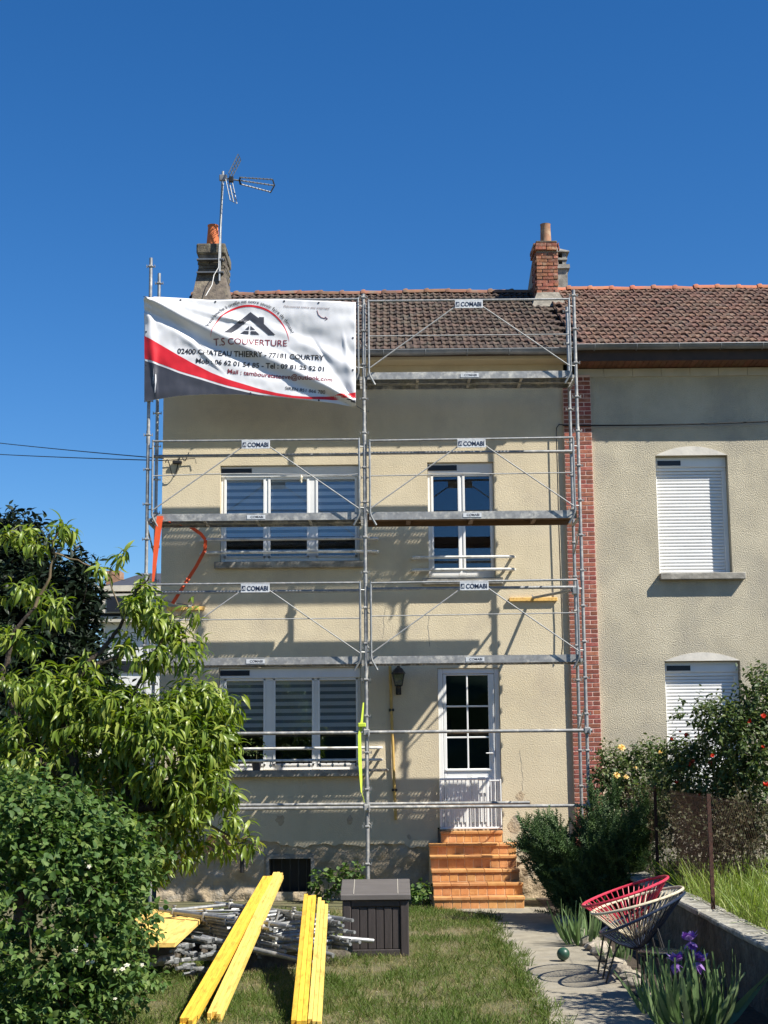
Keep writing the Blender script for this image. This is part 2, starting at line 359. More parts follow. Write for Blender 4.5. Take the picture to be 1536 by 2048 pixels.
def foliage(parent, name, tpl, mats, mat, single=300, massname='foliage', tint=None):
    """the leaves that show largest as objects of their own, the rest as one mass"""
    tv, tf = tpl; px, py, f = proj(mats[:, :3, 3])
    inside = (px > 0) & (px < W0) & (py > 0) & (py < H0)
    score = np.where(inside, np.linalg.norm(mats[:, :3, 0], axis=1) / f, -1)
    order = np.argsort(-score); n1 = min(single, int(inside.sum()))
    sel = order[:n1]; rest = order[n1:]
    if n1:
        one = np_mesh(name, tv, tf, np.eye(4)[None], mat, tint=np.array([.0]))
        for i in sel: link(name, one, parent, Matrix(mats[i].tolist()))
    if len(rest):
        o = link(massname, np_mesh(massname, tv, tf, mats[rest], mat, tint=None if tint is None else tint[rest]), parent); o['kind'] = 'stuff'

# ================================================================== SETTING
tag(MB().add([(-300,-200,0),(300,-200,0),(300,500,0),(-300,500,0)], [(0,1,2,3)]).build('lawn', m_lawn), kind='structure')
# path: concrete strip from the steps to the foreground, ragged on the lawn side
pl = []; pr = []
for i in range(60):
    y = -1.25 - i * .17
    e = mn.noise(Vector((y * 1.7, 3.1, 0))) * .12 + mn.noise(Vector((y * 6, 1.1, 0))) * .05
    pl.append((1.27 + e - .45 * max(0, 1 - i / 7), y)); pr.append((2.22 + .3 * mn.noise(Vector((y, 9, 0))) * .3 + .02 * i / 10, y))
mb = MB()
mb.add([(x, y, .0065) for x, y in pl] + [(x, y, .0065) for x, y in pr], [(i, i+1, 61+i, 60+i) for i in range(59)])
tag(mb.build('path', m_path), kind='structure')
tag(MB().add([(2.15,-14,.012),(3.05,-14,.012),(3.05,-.02,.012),(2.15,-.02,.012)], [(0,1,2,3)]).build('flower_bed', m_soil), kind='structure')
# neighbour's raised garden
mb = MB(); nx, ny = 30, 60; vs = []; fs = []
for j in range(ny + 1):
    for i in range(nx + 1):
        x = 3.2 + i * .35; y = -14 + j * 13.98 / ny
        vs.append((x, y, .52 + .06 * mn.noise(Vector((x, y, 0)))))
for j in range(ny):
    for i in range(nx):
        k = j * (nx + 1) + i; fs.append((k, k+1, k+nx+2, k+nx+1))
tag(mb.add(vs, fs).build('neighbour_garden_ground', m_soil, smooth=True), kind='structure')

# ================================================================== HOUSES
def wall_cells(mb, xs0, xs1, zs0, zs1, ops, Y, rev):
    """front face of a wall with rectangular openings and their reveals"""
    xs = sorted({xs0, xs1, *[o[0] for o in ops], *[o[1] for o in ops]}); zs = sorted({zs0, zs1, *[o[2] for o in ops], *[o[3] for o in ops]})
    xs = [x for x in xs if xs0 <= x <= xs1]; zs = [z for z in zs if zs0 <= z <= zs1]
    for a, b in zip(xs, xs[1:]):
        for c, d in zip(zs, zs[1:]):
            if any(o[0] <= (a+b)/2 <= o[1] and o[2] <= (c+d)/2 <= o[3] for o in ops): continue
            mb.add([(a,Y,c),(b,Y,c),(b,Y,d),(a,Y,d)], [(0,1,2,3)])
    for (a, b, c, d) in ops:
        mb.add([(a,Y,c),(a,Y+rev,c),(a,Y+rev,d),(a,Y,d)], [(0,1,2,3)]); mb.add([(b,Y,c),(b,Y,d),(b,Y+rev,d),(b,Y+rev,c)], [(0,1,2,3)])
        mb.add([(a,Y,d),(a,Y+rev,d),(b,Y+rev,d),(b,Y,d)], [(0,1,2,3)]); mb.add([(a,Y,c),(b,Y,c),(b,Y+rev,c),(a,Y+rev,c)], [(0,1,2,3)])

REV = .15
hX0 = X(324, 1000); pX0 = X(1134, 1100); pX1 = X(1190, 1100); nX1 = 7.6
EY = -.48; RY = 3.6
zE = Z(930, 699, EY); zR = Z(800, 588, RY)
zE2 = zE + .012; zR2 = zR + .03
zW = zE - .06
def rect(l, t, r, b, Y=0.0):
    mx, my = (l + r) / 2, (t + b) / 2
    return [X(l, my, Y), X(r, my, Y), Z(mx, b, Y), Z(mx, t, Y)]
opA = rect(440, 930, 719, 1124); opB = rect(856, 924, 989, 1157); opC = rect(437, 1335, 722, 1540)
opD = rect(877, 1336, 1002, 1661); opD[2] = .97
opK = rect(538, 1716, 622, 1770)
zTop = zE - .12

house = thing('terrace_house', 'beige rendered two-storey house behind the scaffold with brown tiled roof', 'house', (0, 2, 0))
mb = MB(); ZP = 1.02
wall_cells(mb, hX0, pX0 + .02, ZP, zTop, [opA, opB, opC, opD], 0.0, REV)
# ragged lower edge of the render over the rubble plinth
x = hX0
while x < pX0:
    x2 = min(x + .05, pX0)
    if not (opD[0] - .02 < (x + x2) / 2 < opD[1] + .02):
        zr = [.80 + .16 * mn.noise(Vector((q * 1.3, 0, 4))) + .07 * mn.noise(Vector((q * 7, 2, 0))) - (.22 if q > opD[1] else 0) for q in (x, x2)]
        mb.add([(x,0,zr[0]),(x2,0,zr[1]),(x2,0,ZP),(x,0,ZP)], [(0,1,2,3)]); mb.add([(x,0,zr[0]),(x,.05,zr[0]),(x2,.05,zr[1]),(x2,0,zr[1])], [(0,1,2,3)])
    x = x2
mb.add([(hX0,0,0),(hX0,7.4,0),(hX0,7.4,zTop),(hX0,RY,zR-.1),(hX0,0,zTop)], [(0,1,2,3,4)])
mb.add([(hX0,7.4,0),(pX1,7.4,0),(pX1,7.4,zTop),(hX0,7.4,zTop)], [(0,1,2,3)])
mb.add([(pX1,0,0),(pX1,7.4,0),(pX1,7.4,zTop),(pX1,RY,zR-.1),(pX1,0,zTop)], [(0,1,2,3,4)])
mb.build('wall', m_stucco, house)
MB().box((hX0 + .001, -.36, zTop + .001), (pX0 + .12, .02, zTop + .075)).build('cornice', m_stucco, house)
# rubble plinth: real relief
mb = MB(); vs = []; fs = []; nx, nz = 150, 24
for j in range(nz + 1):
    for i in range(nx + 1):
        x = hX0 + (pX0 - hX0) * i / nx; z = -.05 + 1.05 * j / nz
        h = .035 * mn.fractal(Vector((x * 5, z * 6, 1)), .6, 2.2, 4) + .03 * abs(mn.noise(Vector((x * 3, z * 4, 8))))
        vs.append((x, .035 - h, z))
for j in range(nz):
    for i in range(nx):
        cx = hX0 + (pX0 - hX0) * (i + .5) / nx; cz = -.05 + 1.05 * (j + .5) / nz
        if opK[0] < cx < opK[1] and cz < opK[3] and cz > .12: continue
        k = j * (nx + 1) + i; fs.append((k, k+1, k+nx+2, k+nx+1))
mb.add(vs, fs).build('plinth', m_rubble, house, smooth=True)
# room floors and back so that the panes look into dark rooms
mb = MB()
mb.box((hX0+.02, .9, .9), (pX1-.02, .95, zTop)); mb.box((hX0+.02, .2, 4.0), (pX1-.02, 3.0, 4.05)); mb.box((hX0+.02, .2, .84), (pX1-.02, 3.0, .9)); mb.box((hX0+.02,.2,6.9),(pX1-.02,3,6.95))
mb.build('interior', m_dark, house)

def make_window(h, op, panes, ptop, pbot, boxh, ventw, blind_to, sashes=None, fY=REV - .02, vent=True, blind=True):
    a, b, c, d = op; f = MB(); T = .05
    zt, zb = ptop, pbot
    # outer frame, mullions, shutter box
    f.cbox((a+.002, fY-.06, d-boxh), (b-.002, fY+.01, d-.002), .008)          # roller shutter box
    f.cbox((a+.002, fY-.035, d-boxh-.035), (b-.002, fY+.01, d-boxh-.001), .004)
    xs = [a + .002] + [q for p in panes for q in p] + [b - .002]
    for i in range(0, len(xs), 2): f.cbox((xs[i], fY-.03, c+.002), (xs[i+1], fY+.03, d-boxh-.036), .006)
    for (p, q) in panes:
        f.box((p, fY-.028, c+.002), (q, fY+.028, zb)); f.box((p, fY-.028, zt), (q, fY+.028, d-boxh-.036))
        for zz in (zb, zt): f.cbox((p-.035, fY-.042, zz-.03 if zz == zb else zz), (q+.035, fY-.031, zz if zz == zb else zz+.03), .004)
        for xx, s in ((p, -1), (q, 1)): f.cbox((xx, fY-.042, zb-.03), (xx+s*.035, fY-.031, zt+.03), .004)
    w = f.build('window', m_white, h)
    for (p, q) in panes:
        MB().box((p-.004, fY-.004, zb-.004), (q+.004, fY+.002, zt+.004)).build('pane', m_glass, w)
        if blind:
            m = MB(); z = zt; k = 0; bt = blind_to if not isinstance(blind_to, list) else blind_to[panes.index((p, q))]
            while z > bt:
                m.box((p-.02, fY+.032, z-.058), (q+.02, fY+.035, z)); z -= .105; k += 1
            m.build('blind', m_blind, w); MB().box((p-.02, fY+.042, bt-.03), (q+.02, fY+.044, zt)).build('blind_mesh', m_blindb, w)
    if vent: MB().cbox((a+.012, fY-.068, d-boxh*.72), (a+.012+ventw, fY-.061, d-boxh*.22), .003).build('vent_grille', m_vent, w)
    return w
def px_panes(lst, y): return [(X(l, y, .13), X(r, y, .13)) for l, r in lst]
def sill(h, op, over, zt, mat, dep=.13, th=.1):
    mb = MB().box((op[0]-over, -dep, zt-th), (op[1]+over, .06, zt))
    return mb.build('window_sill', mat, h, bev=.012)
def rails(h, xa, xb, zs, out=.17, r=.018):
    for z in zs:
        pts = [(xa+.05, .01, z-.0), (xa+.01, -out*.6, z), (xa+.03, -out*.92, z), (xa+.10, -out, z), (xb-.10, -out, z), (xb-.03, -out*.92, z), (xb-.01, -out*.6, z), (xb-.05, .01, z)]
        MB().tube(pts, r, 8).build('guard_bar', m_wenamel, h, smooth=True)
FYp = .13
wA = make_window(house, opA, px_panes([(453,527),(541,614),(636,710)], 1040), Z(580,956,FYp), Z(580,1112,FYp), .17, .46, Z(580,1068,FYp)); wA['label'] = 'wide three-pane upper window with striped blinds'
sill(house, opA, .07, opA[2], m_greyconc); rails(house, X(399,1090,-.17), X(757,1090,-.17), [Z(580,1078,-.17), Z(580,1104,-.17)], r=.022)
wB = make_window(house, opB, px_panes([(867,916),(930,980)], 1040), Z(920,953,FYp), Z(920,1139,FYp), .165, .44, 0, blind=False); wB['label'] = 'narrow two-pane upper window without blinds'
sill(house, opB, .10, opB[2], m_greyconc); rails(house, X(823,1125,-.17), X(1031,1125,-.17), [Z(925,1114,-.17), Z(925,1139,-.17)], r=.022)
wC = make_window(house, opC, px_panes([(453,527),(551,624),(640,712)], 1440), Z(580,1361,FYp), Z(580,1527,FYp), .155, .44, [Z(580,1458,FYp), Z(580,1458,FYp), Z(580,1458,FYp)]); wC['label'] = 'wide three-pane lower window with half drawn striped blinds'
sill(house, opC, .07, opC[2], m_greyconc); rails(house, X(432,1505,-.17), X(765,1505,-.17), [Z(580,1497,-.17), Z(580,1521,-.17)], r=.02)
# door
a, b, c, d = opD
m = MB()
for (p, q) in ((a+.003, a+.075), (b-.075, b-.003)): m.cbox((p, .04, c), (q, .12, d-.003), .006)
m.cbox((a+.076, .04, d-.08), (b-.076, .12, d-.003), .006)
gl, gr = X(893,1440,.08), X(977,1440,.08); gt, gb = Z(935,1351,.08), Z(935,1537,.08)
l, r = a+.08, b-.08
m.cbox((l, .05, c+.01), (gl, .11, d-.085), .006); m.cbox((gr, .05, c+.01), (r, .11, d-.085), .006)
m.cbox((gl+.001, .05, gt), (gr-.001, .11, d-.085), .005); m.cbox((gl+.001, .052, c+.01), (gr-.001, .108, gb), .005)
for (p, q) in ((gl-.02, (gl+gr)/2-.04), ((gl+gr)/2+.04, gr+.02)):
    m.cbox((p, .035, c+.12), (q, .0515, gb-.12), .012)
m.cbox((gl-.03, .03, gb-.035), (gr+.03, .0495, gb-.005), .006)
door = m.build('door', m_white, house); door['label'] = 'white glazed front door'
for i in range(2):
    for j in range(3):
        xa, xb = gl + (gr-gl)*i/2, gl + (gr-gl)*(i+1)/2; za, zb2 = gb + (gt-gb)*j/3, gb + (gt-gb)*(j+1)/3
        MB().box((xa+.013*(i > 0), .075, za+.013*(j > 0)), (xb-.013*(i < 1), .08, zb2-.013*(j < 2))).build('pane', m_glassd, door)
m = MB()
m.cbox(((gl+gr)/2-.012, .06, gb), ((gl+gr)/2+.012, .095, gt), .004)
for j in (1, 2):
    z = gb + (gt-gb)*j/3; m.cbox((gl, .062, z-.012), ((gl+gr)/2-.0125, .093, z+.012), .004); m.cbox(((gl+gr)/2+.0125, .062, z-.012), (gr, .093, z+.012), .004)
m.build('glazing_bar', m_white, door)
MB().cbox((r-.055, .03, 1.95), (r-.02, .049, 2.17), .008).tube([(r-.038,.03,2.09),(r-.038,-.01,2.09),(r-.14,-.015,2.09)], .009).build('handle', m_white, door)
# cellar window: bars and frame
a, b, c, d = opK
m = MB(); m.box((a-.04, .0, d-.01), (b+.04, .3, d+.05)); m.box((a-.05, -.005, .05), (a-.0, .3, d-.011)); m.box((b, -.005, .05), (b+.05, .3, d-.011))
kw = m.build('cellar_window', m_greyconc, house)
for i in range(5):
    x = a + (b-a)*(i+.5)/5; MB().tube([(x,.05,.12),(x,.05,d-.01)], .009, 6).build('bar', m_black, kw)
MB().box((a, .3, .05), (b, .32, d)).build('pane', m_vent, kw)
# gas pipe, meter clips
gp = [(X(x, y, -.04), -.04, Z(x, y, -.04)) for x, y in ((780,1332),(783,1420),(786,1500),(789,1580),(792,1640))]
MB().tube(gp, .021, 8).build('gas_pipe', m_gaspipe, house, smooth=True)
for k in (1, 3):
    x, y, z = gp[k]; MB().cbox((x-.04, -.06, z-.02), (x+.04, .01, z+.02)).build('pipe_clip', m_black, house)

# hairline cracks and flaked spots in the render
def crack(pts, w=.004):
    p = [(X(x, y, 0), Z(x, y, 0)) for x, y in pts]; vs = []; fs = []
    q = []
    for a, b in zip(p, p[1:]):
        for i in range(6): t = i/6; q.append((a[0]+(b[0]-a[0])*t + rng.gauss(0,.008), a[1]+(b[1]-a[1])*t))
    for i, (x, z) in enumerate(q):
        ww = w * (.4 + rng.random()); vs += [(x-ww, -.0015, z), (x+ww, -.0015, z)]
    fs = [(2*i, 2*i+1, 2*i+3, 2*i+2) for i in range(len(q)-1)]
    MB().add(vs, fs).build('crack', m_greyconc, house)
crack([(858,1232),(856,1262),(860,1300)]); crack([(838,875),(842,905)], .003); crack([(1040,1500),(1046,1560),(1042,1600)], .003); crack([(520,1560),(560,1572),(610,1566)], .003); crack([(770,1215),(764,1290)], .0025)
for (cx_, cy_, r_) in ((1041,1592,.06),(1058,1604,.03),(700,1640,.05),(1030,1648,.10),(560,1640,.06)):
    c = P(cx_, cy_, 0); k = 14
    poly = [(c.x + r_*(.7+.6*rng.random())*math.cos(2*math.pi*i/k), c.z + 1.2*r_*(.7+.6*rng.random())*math.sin(2*math.pi*i/k)) for i in range(k)]
    MB().prism(poly, -.0025, .002).build('flaked_patch', m_rubble, house)
# ---- roofs: every tile a piece
def tile_mesh(name, mat, w, h):
    us = [0, .06, .14, .25, .38, .5, .62, .75, .88, 1.0]; hz = [.034, .038, .016, .004, .022, .034, .018, .004, .016, .010]
    vs = []; fs = []
    n = len(us)
    rows = [(-.012, .025, .0), (.03, .025, 1.0), (h*.45, .015, 1.0), (h*1.12, .0, .6)]
    for ri, (t, base, k) in enumerate(rows):
        for u, z in zip(us, hz):
            dd = -.022 * math.cos((u - .5) * math.pi * 4) if ri < 2 else 0
            rib = z if ri else z * .6
            vs.append((u * w * 1.02, t + dd, base + rib * (1 if ri < 3 else .6)))
    m0 = len(vs)
    for u, z in zip(us, hz): vs.append((u * w * 1.02, -.008 - .022 * math.cos((u - .5) * math.pi * 4), .004))
    for r in range(len(rows) - 1):
        for i in range(n - 1): k = r * n + i; fs.append((k, k+1, k+n+1, k+n))
    for i in range(n - 1): fs.append((m0+i, m0+i+1, i+1, i))
    fs.append((0, n, 2*n, 3*n, m0)); 
    mb = MB().add(vs, fs); return mb.mesh(name, mat, smooth=True)
def roof(h, xa, xb, ze, zr, mat, ridgemat, sag, skip, rows=17, tw=.222):
    d = Vector((0, RY - EY, zr - ze)); ln = d.length; d.normalize(); nrm = Vector((0, -d.z, d.y))
    ex = ln / rows
    def sg(x, t): return sag(x) * math.sin(math.pi * min(max(t / ln, 0), 1)) * .6 + sag(x) * .4
    slab = MB(); n = 24; vs = []; fs = []
    for i in range(n + 1):
        x = xa + (xb - xa) * i / n
        for t in (-.02, ln * .5, ln):
            p = Vector((x, EY, ze)) + d * t; vs.append((p.x, p.y, p.z + sg(x, t) - .015)); 
        vs.append((x, 2*RY - EY, ze + sg(x, ln))); p = Vector((x, EY, ze)); vs.append((x, RY, zr - .22)); vs.append((x, EY + .02, ze - .1))
    for i in range(n):
        for j in range(6): a0 = i*6 + j; b0 = i*6 + (j+1) % 6; fs.append((a0, b0, b0+6, a0+6))
    fs.append(tuple(range(6))); fs.append(tuple(reversed(range(n*6, n*6+6))))
    ro = slab.add(vs, fs).build('roof', m_darkwood, h)
    tm = tile_mesh('roof_tile', mat, tw, ex)
    q = Matrix(((1,0,0),(0,d.y,nrm.y),(0,d.z,nrm.z))).to_4x4()
    for r in range(rows):
        off = (r % 2) * tw * .5; k = int((xb - xa - off) / tw)
        for i in range(k + 1):
            x = xa + off * 1 + i * tw - (tw * .5 if off else 0) * 0
            if x + tw > xb + .12 or skip(x + tw/2, r * ex): continue
            t = r * ex; p = Vector((x + rng.uniform(-.004,.004), EY, ze + sg(x, t))) + d * t + nrm * (rng.uniform(-.004,.006))
            link('roof_tile', tm, ro, Matrix.Translation(p) @ q @ Matrix.Rotation(rng.gauss(0, .012), 4, 'Z') @ Matrix.Rotation(rng.gauss(0, .012), 4, 'X'))
    # ridge tiles: half-round with a collar
    L = .40; x = xa
    m = MB(); nn = 8
    vs = []; fs = []
    for (u, rr) in ((0, .105), (.045, .122), (.08, .118), (.081, .098), (L, .092)):
        for k in range(nn + 1):
            a = math.pi * k / nn; vs.append((u, -rr * math.cos(a) * 1.1, rr * math.sin(a) * .85))
    for r in range(4):
        for k in range(nn): i = r*(nn+1)+k; fs.append((i, i+1, i+nn+2, i+nn+1))
    fs.append(tuple(range(nn+1)))
    rm = m.add(vs, fs).mesh('ridge_tile', ridgemat, smooth=True)
    while x < xb - .1:
        if not skip(x + .2, ln + .01):
            link('ridge_tile', rm, ro, Matrix.Translation((x, RY, zr + sag(x) * .4 - .01 + rng.uniform(-.006,.006))) @ Matrix.Rotation(rng.gauss(0,.02), 4, 'Y'))
        x += L - .02
    return ro
midX = X(1118, 640, 1.5)
roofA = roof(house, hX0 - .06, midX - .02, zE, zR, m_tileA, m_ridgeold, lambda x: -.02 + .03 * mn.noise(Vector((x * .7, 0, 0))), lambda x, t: False)
nb = thing('terrace_house', 'grey-beige roughcast house on the right with closed white roller shutters and red roof', 'house', (5, 2, 0))
roofB = roof(nb, midX + .02, nX1, zE2, zR2, m_tileB, m_ridge, lambda x: .03 * mn.noise(Vector((x * .6, 5, 0))), lambda x, t: False)

def gutter(h, xa, xb, z, Y, r=.065):
    m = MB(); n = 8; vs = []; fs = []
    k = int((xb - xa) / .25) + 1
    for i in range(k + 1):
        x = xa + (xb - xa) * i / k; dz = .012 * mn.noise(Vector((x, 4, 1)))
        for (rr, q) in ((r, 1), (r - .006, -1)):
            for j in range(n + 1):
                a = math.pi + math.pi * j / n * 1.0; vs.append((x, Y + rr * math.cos(a), z + dz + rr * math.sin(a) * 1.1))
    S = 2 * (n + 1)
    for i in range(k):
        for j in range(n):
            fs.append((i*S+j, i*S+j+1, (i+1)*S+j+1, (i+1)*S+j)); fs.append((i*S+n+1+j, (i+1)*S+n+1+j, (i+1)*S+n+2+j, i*S+n+2+j))
        fs.append((i*S, (i+1)*S, (i+1)*S+n+1, i*S+n+1))
    g = m.add(vs, fs).tube([(xa, Y - r, z), (xb, Y - r, z)], .011, 6).build('gutter', m_zinc, h, smooth=True)
    x = xa + .3
    while x < xb:
        mm = MB()
        mm.tube([(x, Y + (r+.006) * math.cos(math.pi + math.pi*j/8), z + (r+.006) * 1.1 * math.sin(math.pi + math.pi*j/8)) for j in range(9)], .008, 5)
        mm.build('gutter_bracket', m_zinc, g); x += .63
gutter(house, hX0 - .08, pX0 + .1, Z(930, 701, EY - .05), EY - .07)
gutter(nb, pX0 + .13, nX1, Z(1350, 690, EY - .05), EY - .07)

# ---- neighbour: wall, windows
opE = rect(1315, 911, 1460, 1147); opF = rect(1334, 1322, 1486, 1580)
RV2 = .2
mb = MB(); zT2 = Z(1350, 737, 0)
wall_cells(mb, pX1 - .02, nX1, .0, zT2, [opE, opF], 0.0, RV2)
mb.add([(nX1,0,0),(nX1,7.4,0),(nX1,7.4,zT2),(nX1,RY,zR2-.1),(nX1,0,zT2)], [(0,1,2,3,4)])
mb.add([(pX1-.02,7.4,0),(nX1,7.4,0),(nX1,7.4,zT2),(pX1-.02,7.4,zT2)], [(0,1,2,3)])
mb.build('wall', m_stucco2, nb)
for (op, pk, lb) in ((opE, 893, 'upper window closed by a white roller shutter'), (opF, 1305, 'lower window closed by a white roller shutter')):
    a, b, c, d = op; f = MB(); bh = .165; fY = RV2 - .02
    f.cbox((a+.002, fY-.07, d-bh), (b-.002, fY, d-.002), .008); f.cbox((a+.03, fY-.078, d-bh*.88), (b-.05, fY-.071, d-bh*.3), .003)
    f.cbox((a+.002, fY-.05, d-bh-.05), (b-.002, fY, d-bh-.001), .006)
    f.cbox((a+.002, fY-.05, c), (a+.03, fY, d-bh-.051), .006); f.cbox((b-.07, fY-.05, c), (b-.002, fY, d-bh-.051), .006)
    w = f.build('window', m_white, nb); w['label'] = lb
    MB().cbox((a+.045, fY-.084, d-bh*.82), (a+.40, fY-.079, d-bh*.36), .002).build('vent_grille', m_vent, w)
    sm = None; z = d - bh - .052; x0, x1 = a+.031, b-.071; sh = .0505
    while z - sh > c:
        if sm is None:
            sm = MB().prism([(0,-sh+.004),(-.006,-sh+.008),(-.010,-sh*.5),(-.006,-.006),(0,-.003),(.01,-.003),(.01,-sh+.004)], 0, x1-x0, 'x').mesh('shutter_slat', m_white, smooth=False)
        link('shutter_slat', sm, w, Matrix.Translation((x0, fY-.02, z))); z -= sh
    MB().box((x0, fY-.005, c), (x1, fY, d-bh-.052)).build('shutter_back', m_white, w)
    # segmental plaster head, flush with the wall
    zp = Z((op is opE) and 1392 or 1410, pk, 0); n = 14
    arc = [(a + (b-a)*i/n, d + .004 + (zp-d) * (1 - (2*i/n-1)**2)) for i in range(n + 1)]
    MB().prism(arc, -.006, .02).build('window_head', m_plasterw, nb)
MB().box((opE[0]-.01, -.12, opE[2]-.1), (opE[1]+.17, .1, opE[2])).build('window_sill', m_greyconc, nb, bev=.01)
MB().box((opF[0]-.01, -.12, opF[2]-.1), (opF[1]+.17, .1, opF[2])).build('window_sill', m_greyconc, nb, bev=.01)
# frieze blocks, soffit boards, fascia
x = pX0 + .2; zb0, zb1 = Z(1350, 752, -.03), Z(1350, 736, -.03)
while x < 6.4:
    MB().cbox((x, -.03, zb0), (x+.436, .02, zb1), .004).build('frieze_block', m_frieze, nb); x += .44
sb = MB().cbox((0, -.44, 0), (.088, .02, .015), .004).mesh('soffit_board', m_soffit)
x = pX0 + .18
while x < 6.4: link('soffit_board', sb, nb, Matrix.Translation((x, 0, zb1 + .012))); x += .092
MB().box((pX0+.18, -.47, zb1+.01), (nX1, -.445, zE2-.03)).build('fascia_board', m_darkwood, nb)
# brick pilaster: every brick a piece
pil = MB().box((pX0, -.055, 0), (pX1, .03, Z(1150, 752, 0))).build('pilaster', m_mortar, nb); pil['label'] = 'red brick pilaster with pale joints'
def brick_face(parent, x0, x1, z0, z1, Yf, bl, bh, jt, mat, jit=.002, left=None, depth=.05, miss=0.0):
    me = MB().cbox((0,0,0),(1,1,1),.06).mesh('brick', mat)
    r = 0; z = z0
    while z + bh <= z1 + .001:
        x = x0 - (bl/2 if r % 2 else 0)
        while x < x1 - .01:
            a, b = max(x, x0), min(x + bl - jt, x1)
            if b - a > .02 and rng.random() > miss:
                link('brick', me, parent, Matrix.Translation((a + rng.uniform(-jit,jit), Yf - rng.uniform(0, jit*2), z + rng.uniform(-jit,jit))) @ Matrix.Diagonal((b-a, depth, bh-jt, 1)))
            x += bl
        if left:
            y = Yf + .01 + (bl/2 if r % 2 else 0)
            while y < left:
                b = min(y + bl - jt, left)
                if b - y > .03: link('brick', me, parent, Matrix.Translation((x0 - .012 - rng.uniform(0, jit*2), y, z)) @ Matrix.Diagonal((depth, b-y, bh-jt, 1)))
                y += bl
        z += bh; r += 1
pw = pX1 - pX0
brick_face(pil, pX0 + .004, pX1 - .004, .45, Z(1150, 754, 0), -.0585, pw/2, .0665, .0125, m_brick, depth=.03, jit=.001)

# ---- chimneys
def roofz(Y, ze, zr): return ze + (zr - ze) * (Y - EY) / (RY - EY)
cY = 2.3; cx0, cx1 = X(396,540,cY), X(447,540,cY)
ch = MB(); zc0, zc1 = roofz(cY, zE, zR) - .4, Z(425, 487, cY)
ch.box((cx0+.012, cY+.012, zc0), (cx1-.012, cY+.9, zc1-.02))
cw = (cx1 - cx0)
ch.add([(cx0-.12, cY-.25, zc0+.3), (cx1+.16, cY-.25, zc0+.3), (cx1+.16, cY+1.0, zc0+.3), (cx0-.12, cY+1.0, zc0+.3),
        (cx0-.0, cY-.0, zc0+1.15), (cx1+.0, cY-.0, zc0+1.15), (cx1+.0, cY+.92, zc0+1.15), (cx0-.0, cY+.92, zc0+1.15)], [(0,1,5,4),(1,2,6,5),(2,3,7,6),(3,0,4,7),(4,5,6,7)])
chim = ch.build('chimney', m_chgrey, house); chim['label'] = 'grey weathered brick chimney with orange pot'
brick_face(chim, cx0, cx1, zc0+1.1, zc1-.2, cY, .2, .062, .012, m_chgrey, jit=.006)
# right flank of the grey chimney
bm1 = MB().cbox((0,0,0),(1,1,1),.06).mesh('brick', m_chgrey)
z = zc0 + 1.1; r = 0
while z < zc1 - .2:
    y = cY + .03 + (.1 if r % 2 else 0)
    while y < cY + .85: link('brick', bm1, chim, Matrix.Translation((cx1 - .035 + rng.uniform(-.005,.005), y, z)) @ Matrix.Diagonal((.05, .185, .05, 1))); y += .2
    z += .062; r += 1
MB().box((cx0-.03, cY-.035, zc1-.19), (cx1+.035, cY+.95, zc1-.0)).build('chimney_cap', m_chgrey, chim, bev=.03)
MB().box((cx0-.006, cY-.012, Z(420,522,cY)), (cx1+.006, cY-.004, Z(420,518,cY))).build('metal_band', m_signw, chim)
px0 = X(426, 470, cY+.3); zp0, zp1 = zc1 - .01, Z(426, 451, cY+.3)
MB().lathe([(.112, zp0-zp0), (.118,.02), (.088, zp1-zp0-.03), (.096, zp1-zp0-.02), (.096, zp1-zp0), (.07, zp1-zp0), (.07, zp1-zp0-.1)], (px0, cY+.3, zp0), 18).build('chimney_pot', m_pot, chim, smooth=True)

cY2 = 2.7; dx0, dx1 = X(1073,540,cY2), X(1116,540,cY2)
zc0, zc1 = roofz(cY2, zE, zR) - .3, Z(1095, 479, cY2)
c2 = MB().box((dx0+.01, cY2+.012, zc0), (dx1-.01, cY2+.62, zc1-.03))
# lower flue wall running back behind the stack with a sloping top
c2.prism([(cY2+.6, zc0-.5), (cY2+2.6, zc0-.5), (cY2+2.6, zc0+.75), (cY2+.6, zc1-.12)], dx0+.0, dx1-.03, 'x')
chim2 = c2.build('chimney', m_chmortar, house); chim2['label'] = 'red brick chimney with clay pot on the party wall'
brick_face(chim2, dx0, dx1, zc0+.42, zc1-.2, cY2, .2, .062, .012, m_chbrick, jit=.007, left=cY2+.6)
for k in range(2): brick_face(chim2, dx0-.025-.0*k, dx1+.025, zc1-.2+k*.075, zc1-.2+k*.075+.07, cY2-.03, .2, .07, .012, m_chbrick, jit=.01, left=cY2+.6, depth=.1)
MB().box((dx0-.0, cY2-.0, zc1-.06), (dx1+.0, cY2+.6, zc1-.015)).build('chimney_cap', m_chgrey, chim2, bev=.02)
MB().add([(dx0-.12,cY2-.22,zc0+.18),(dx1+.12,cY2-.22,zc0+.18),(dx1+.12,cY2+.7,zc0+.4),(dx0-.12,cY2+.7,zc0+.4),(dx0-.0,cY2-.005,zc0+.50),(dx1+.0,cY2-.005,zc0+.50),(dx1+.0,cY2+.6,zc0+.6),(dx0-.0,cY2+.6,zc0+.6)],
         [(0,1,5,4),(1,2,6,5),(2,3,7,6),(3,0,4,7),(4,5,6,7)]).build('flaunching', m_lime, chim2)
px0 = X(1091, 462, cY2+.3); zp1 = Z(1091, 447, cY2+.3)
MB().lathe([(.105, 0), (.098,.05), (.088, zp1-zc1-.02), (.095, zp1-zc1), (.07, zp1-zc1), (.07, zp1-zc1-.1)], (px0, cY2+.3, zc1-.02), 18).build('chimney_pot', m_potold, chim2, smooth=True)
cY3 = 4.4; ex0, ex1 = X(1112,540,cY3), X(1135,540,cY3); za, zt = zR2 - .6, Z(1125, 500, cY3)
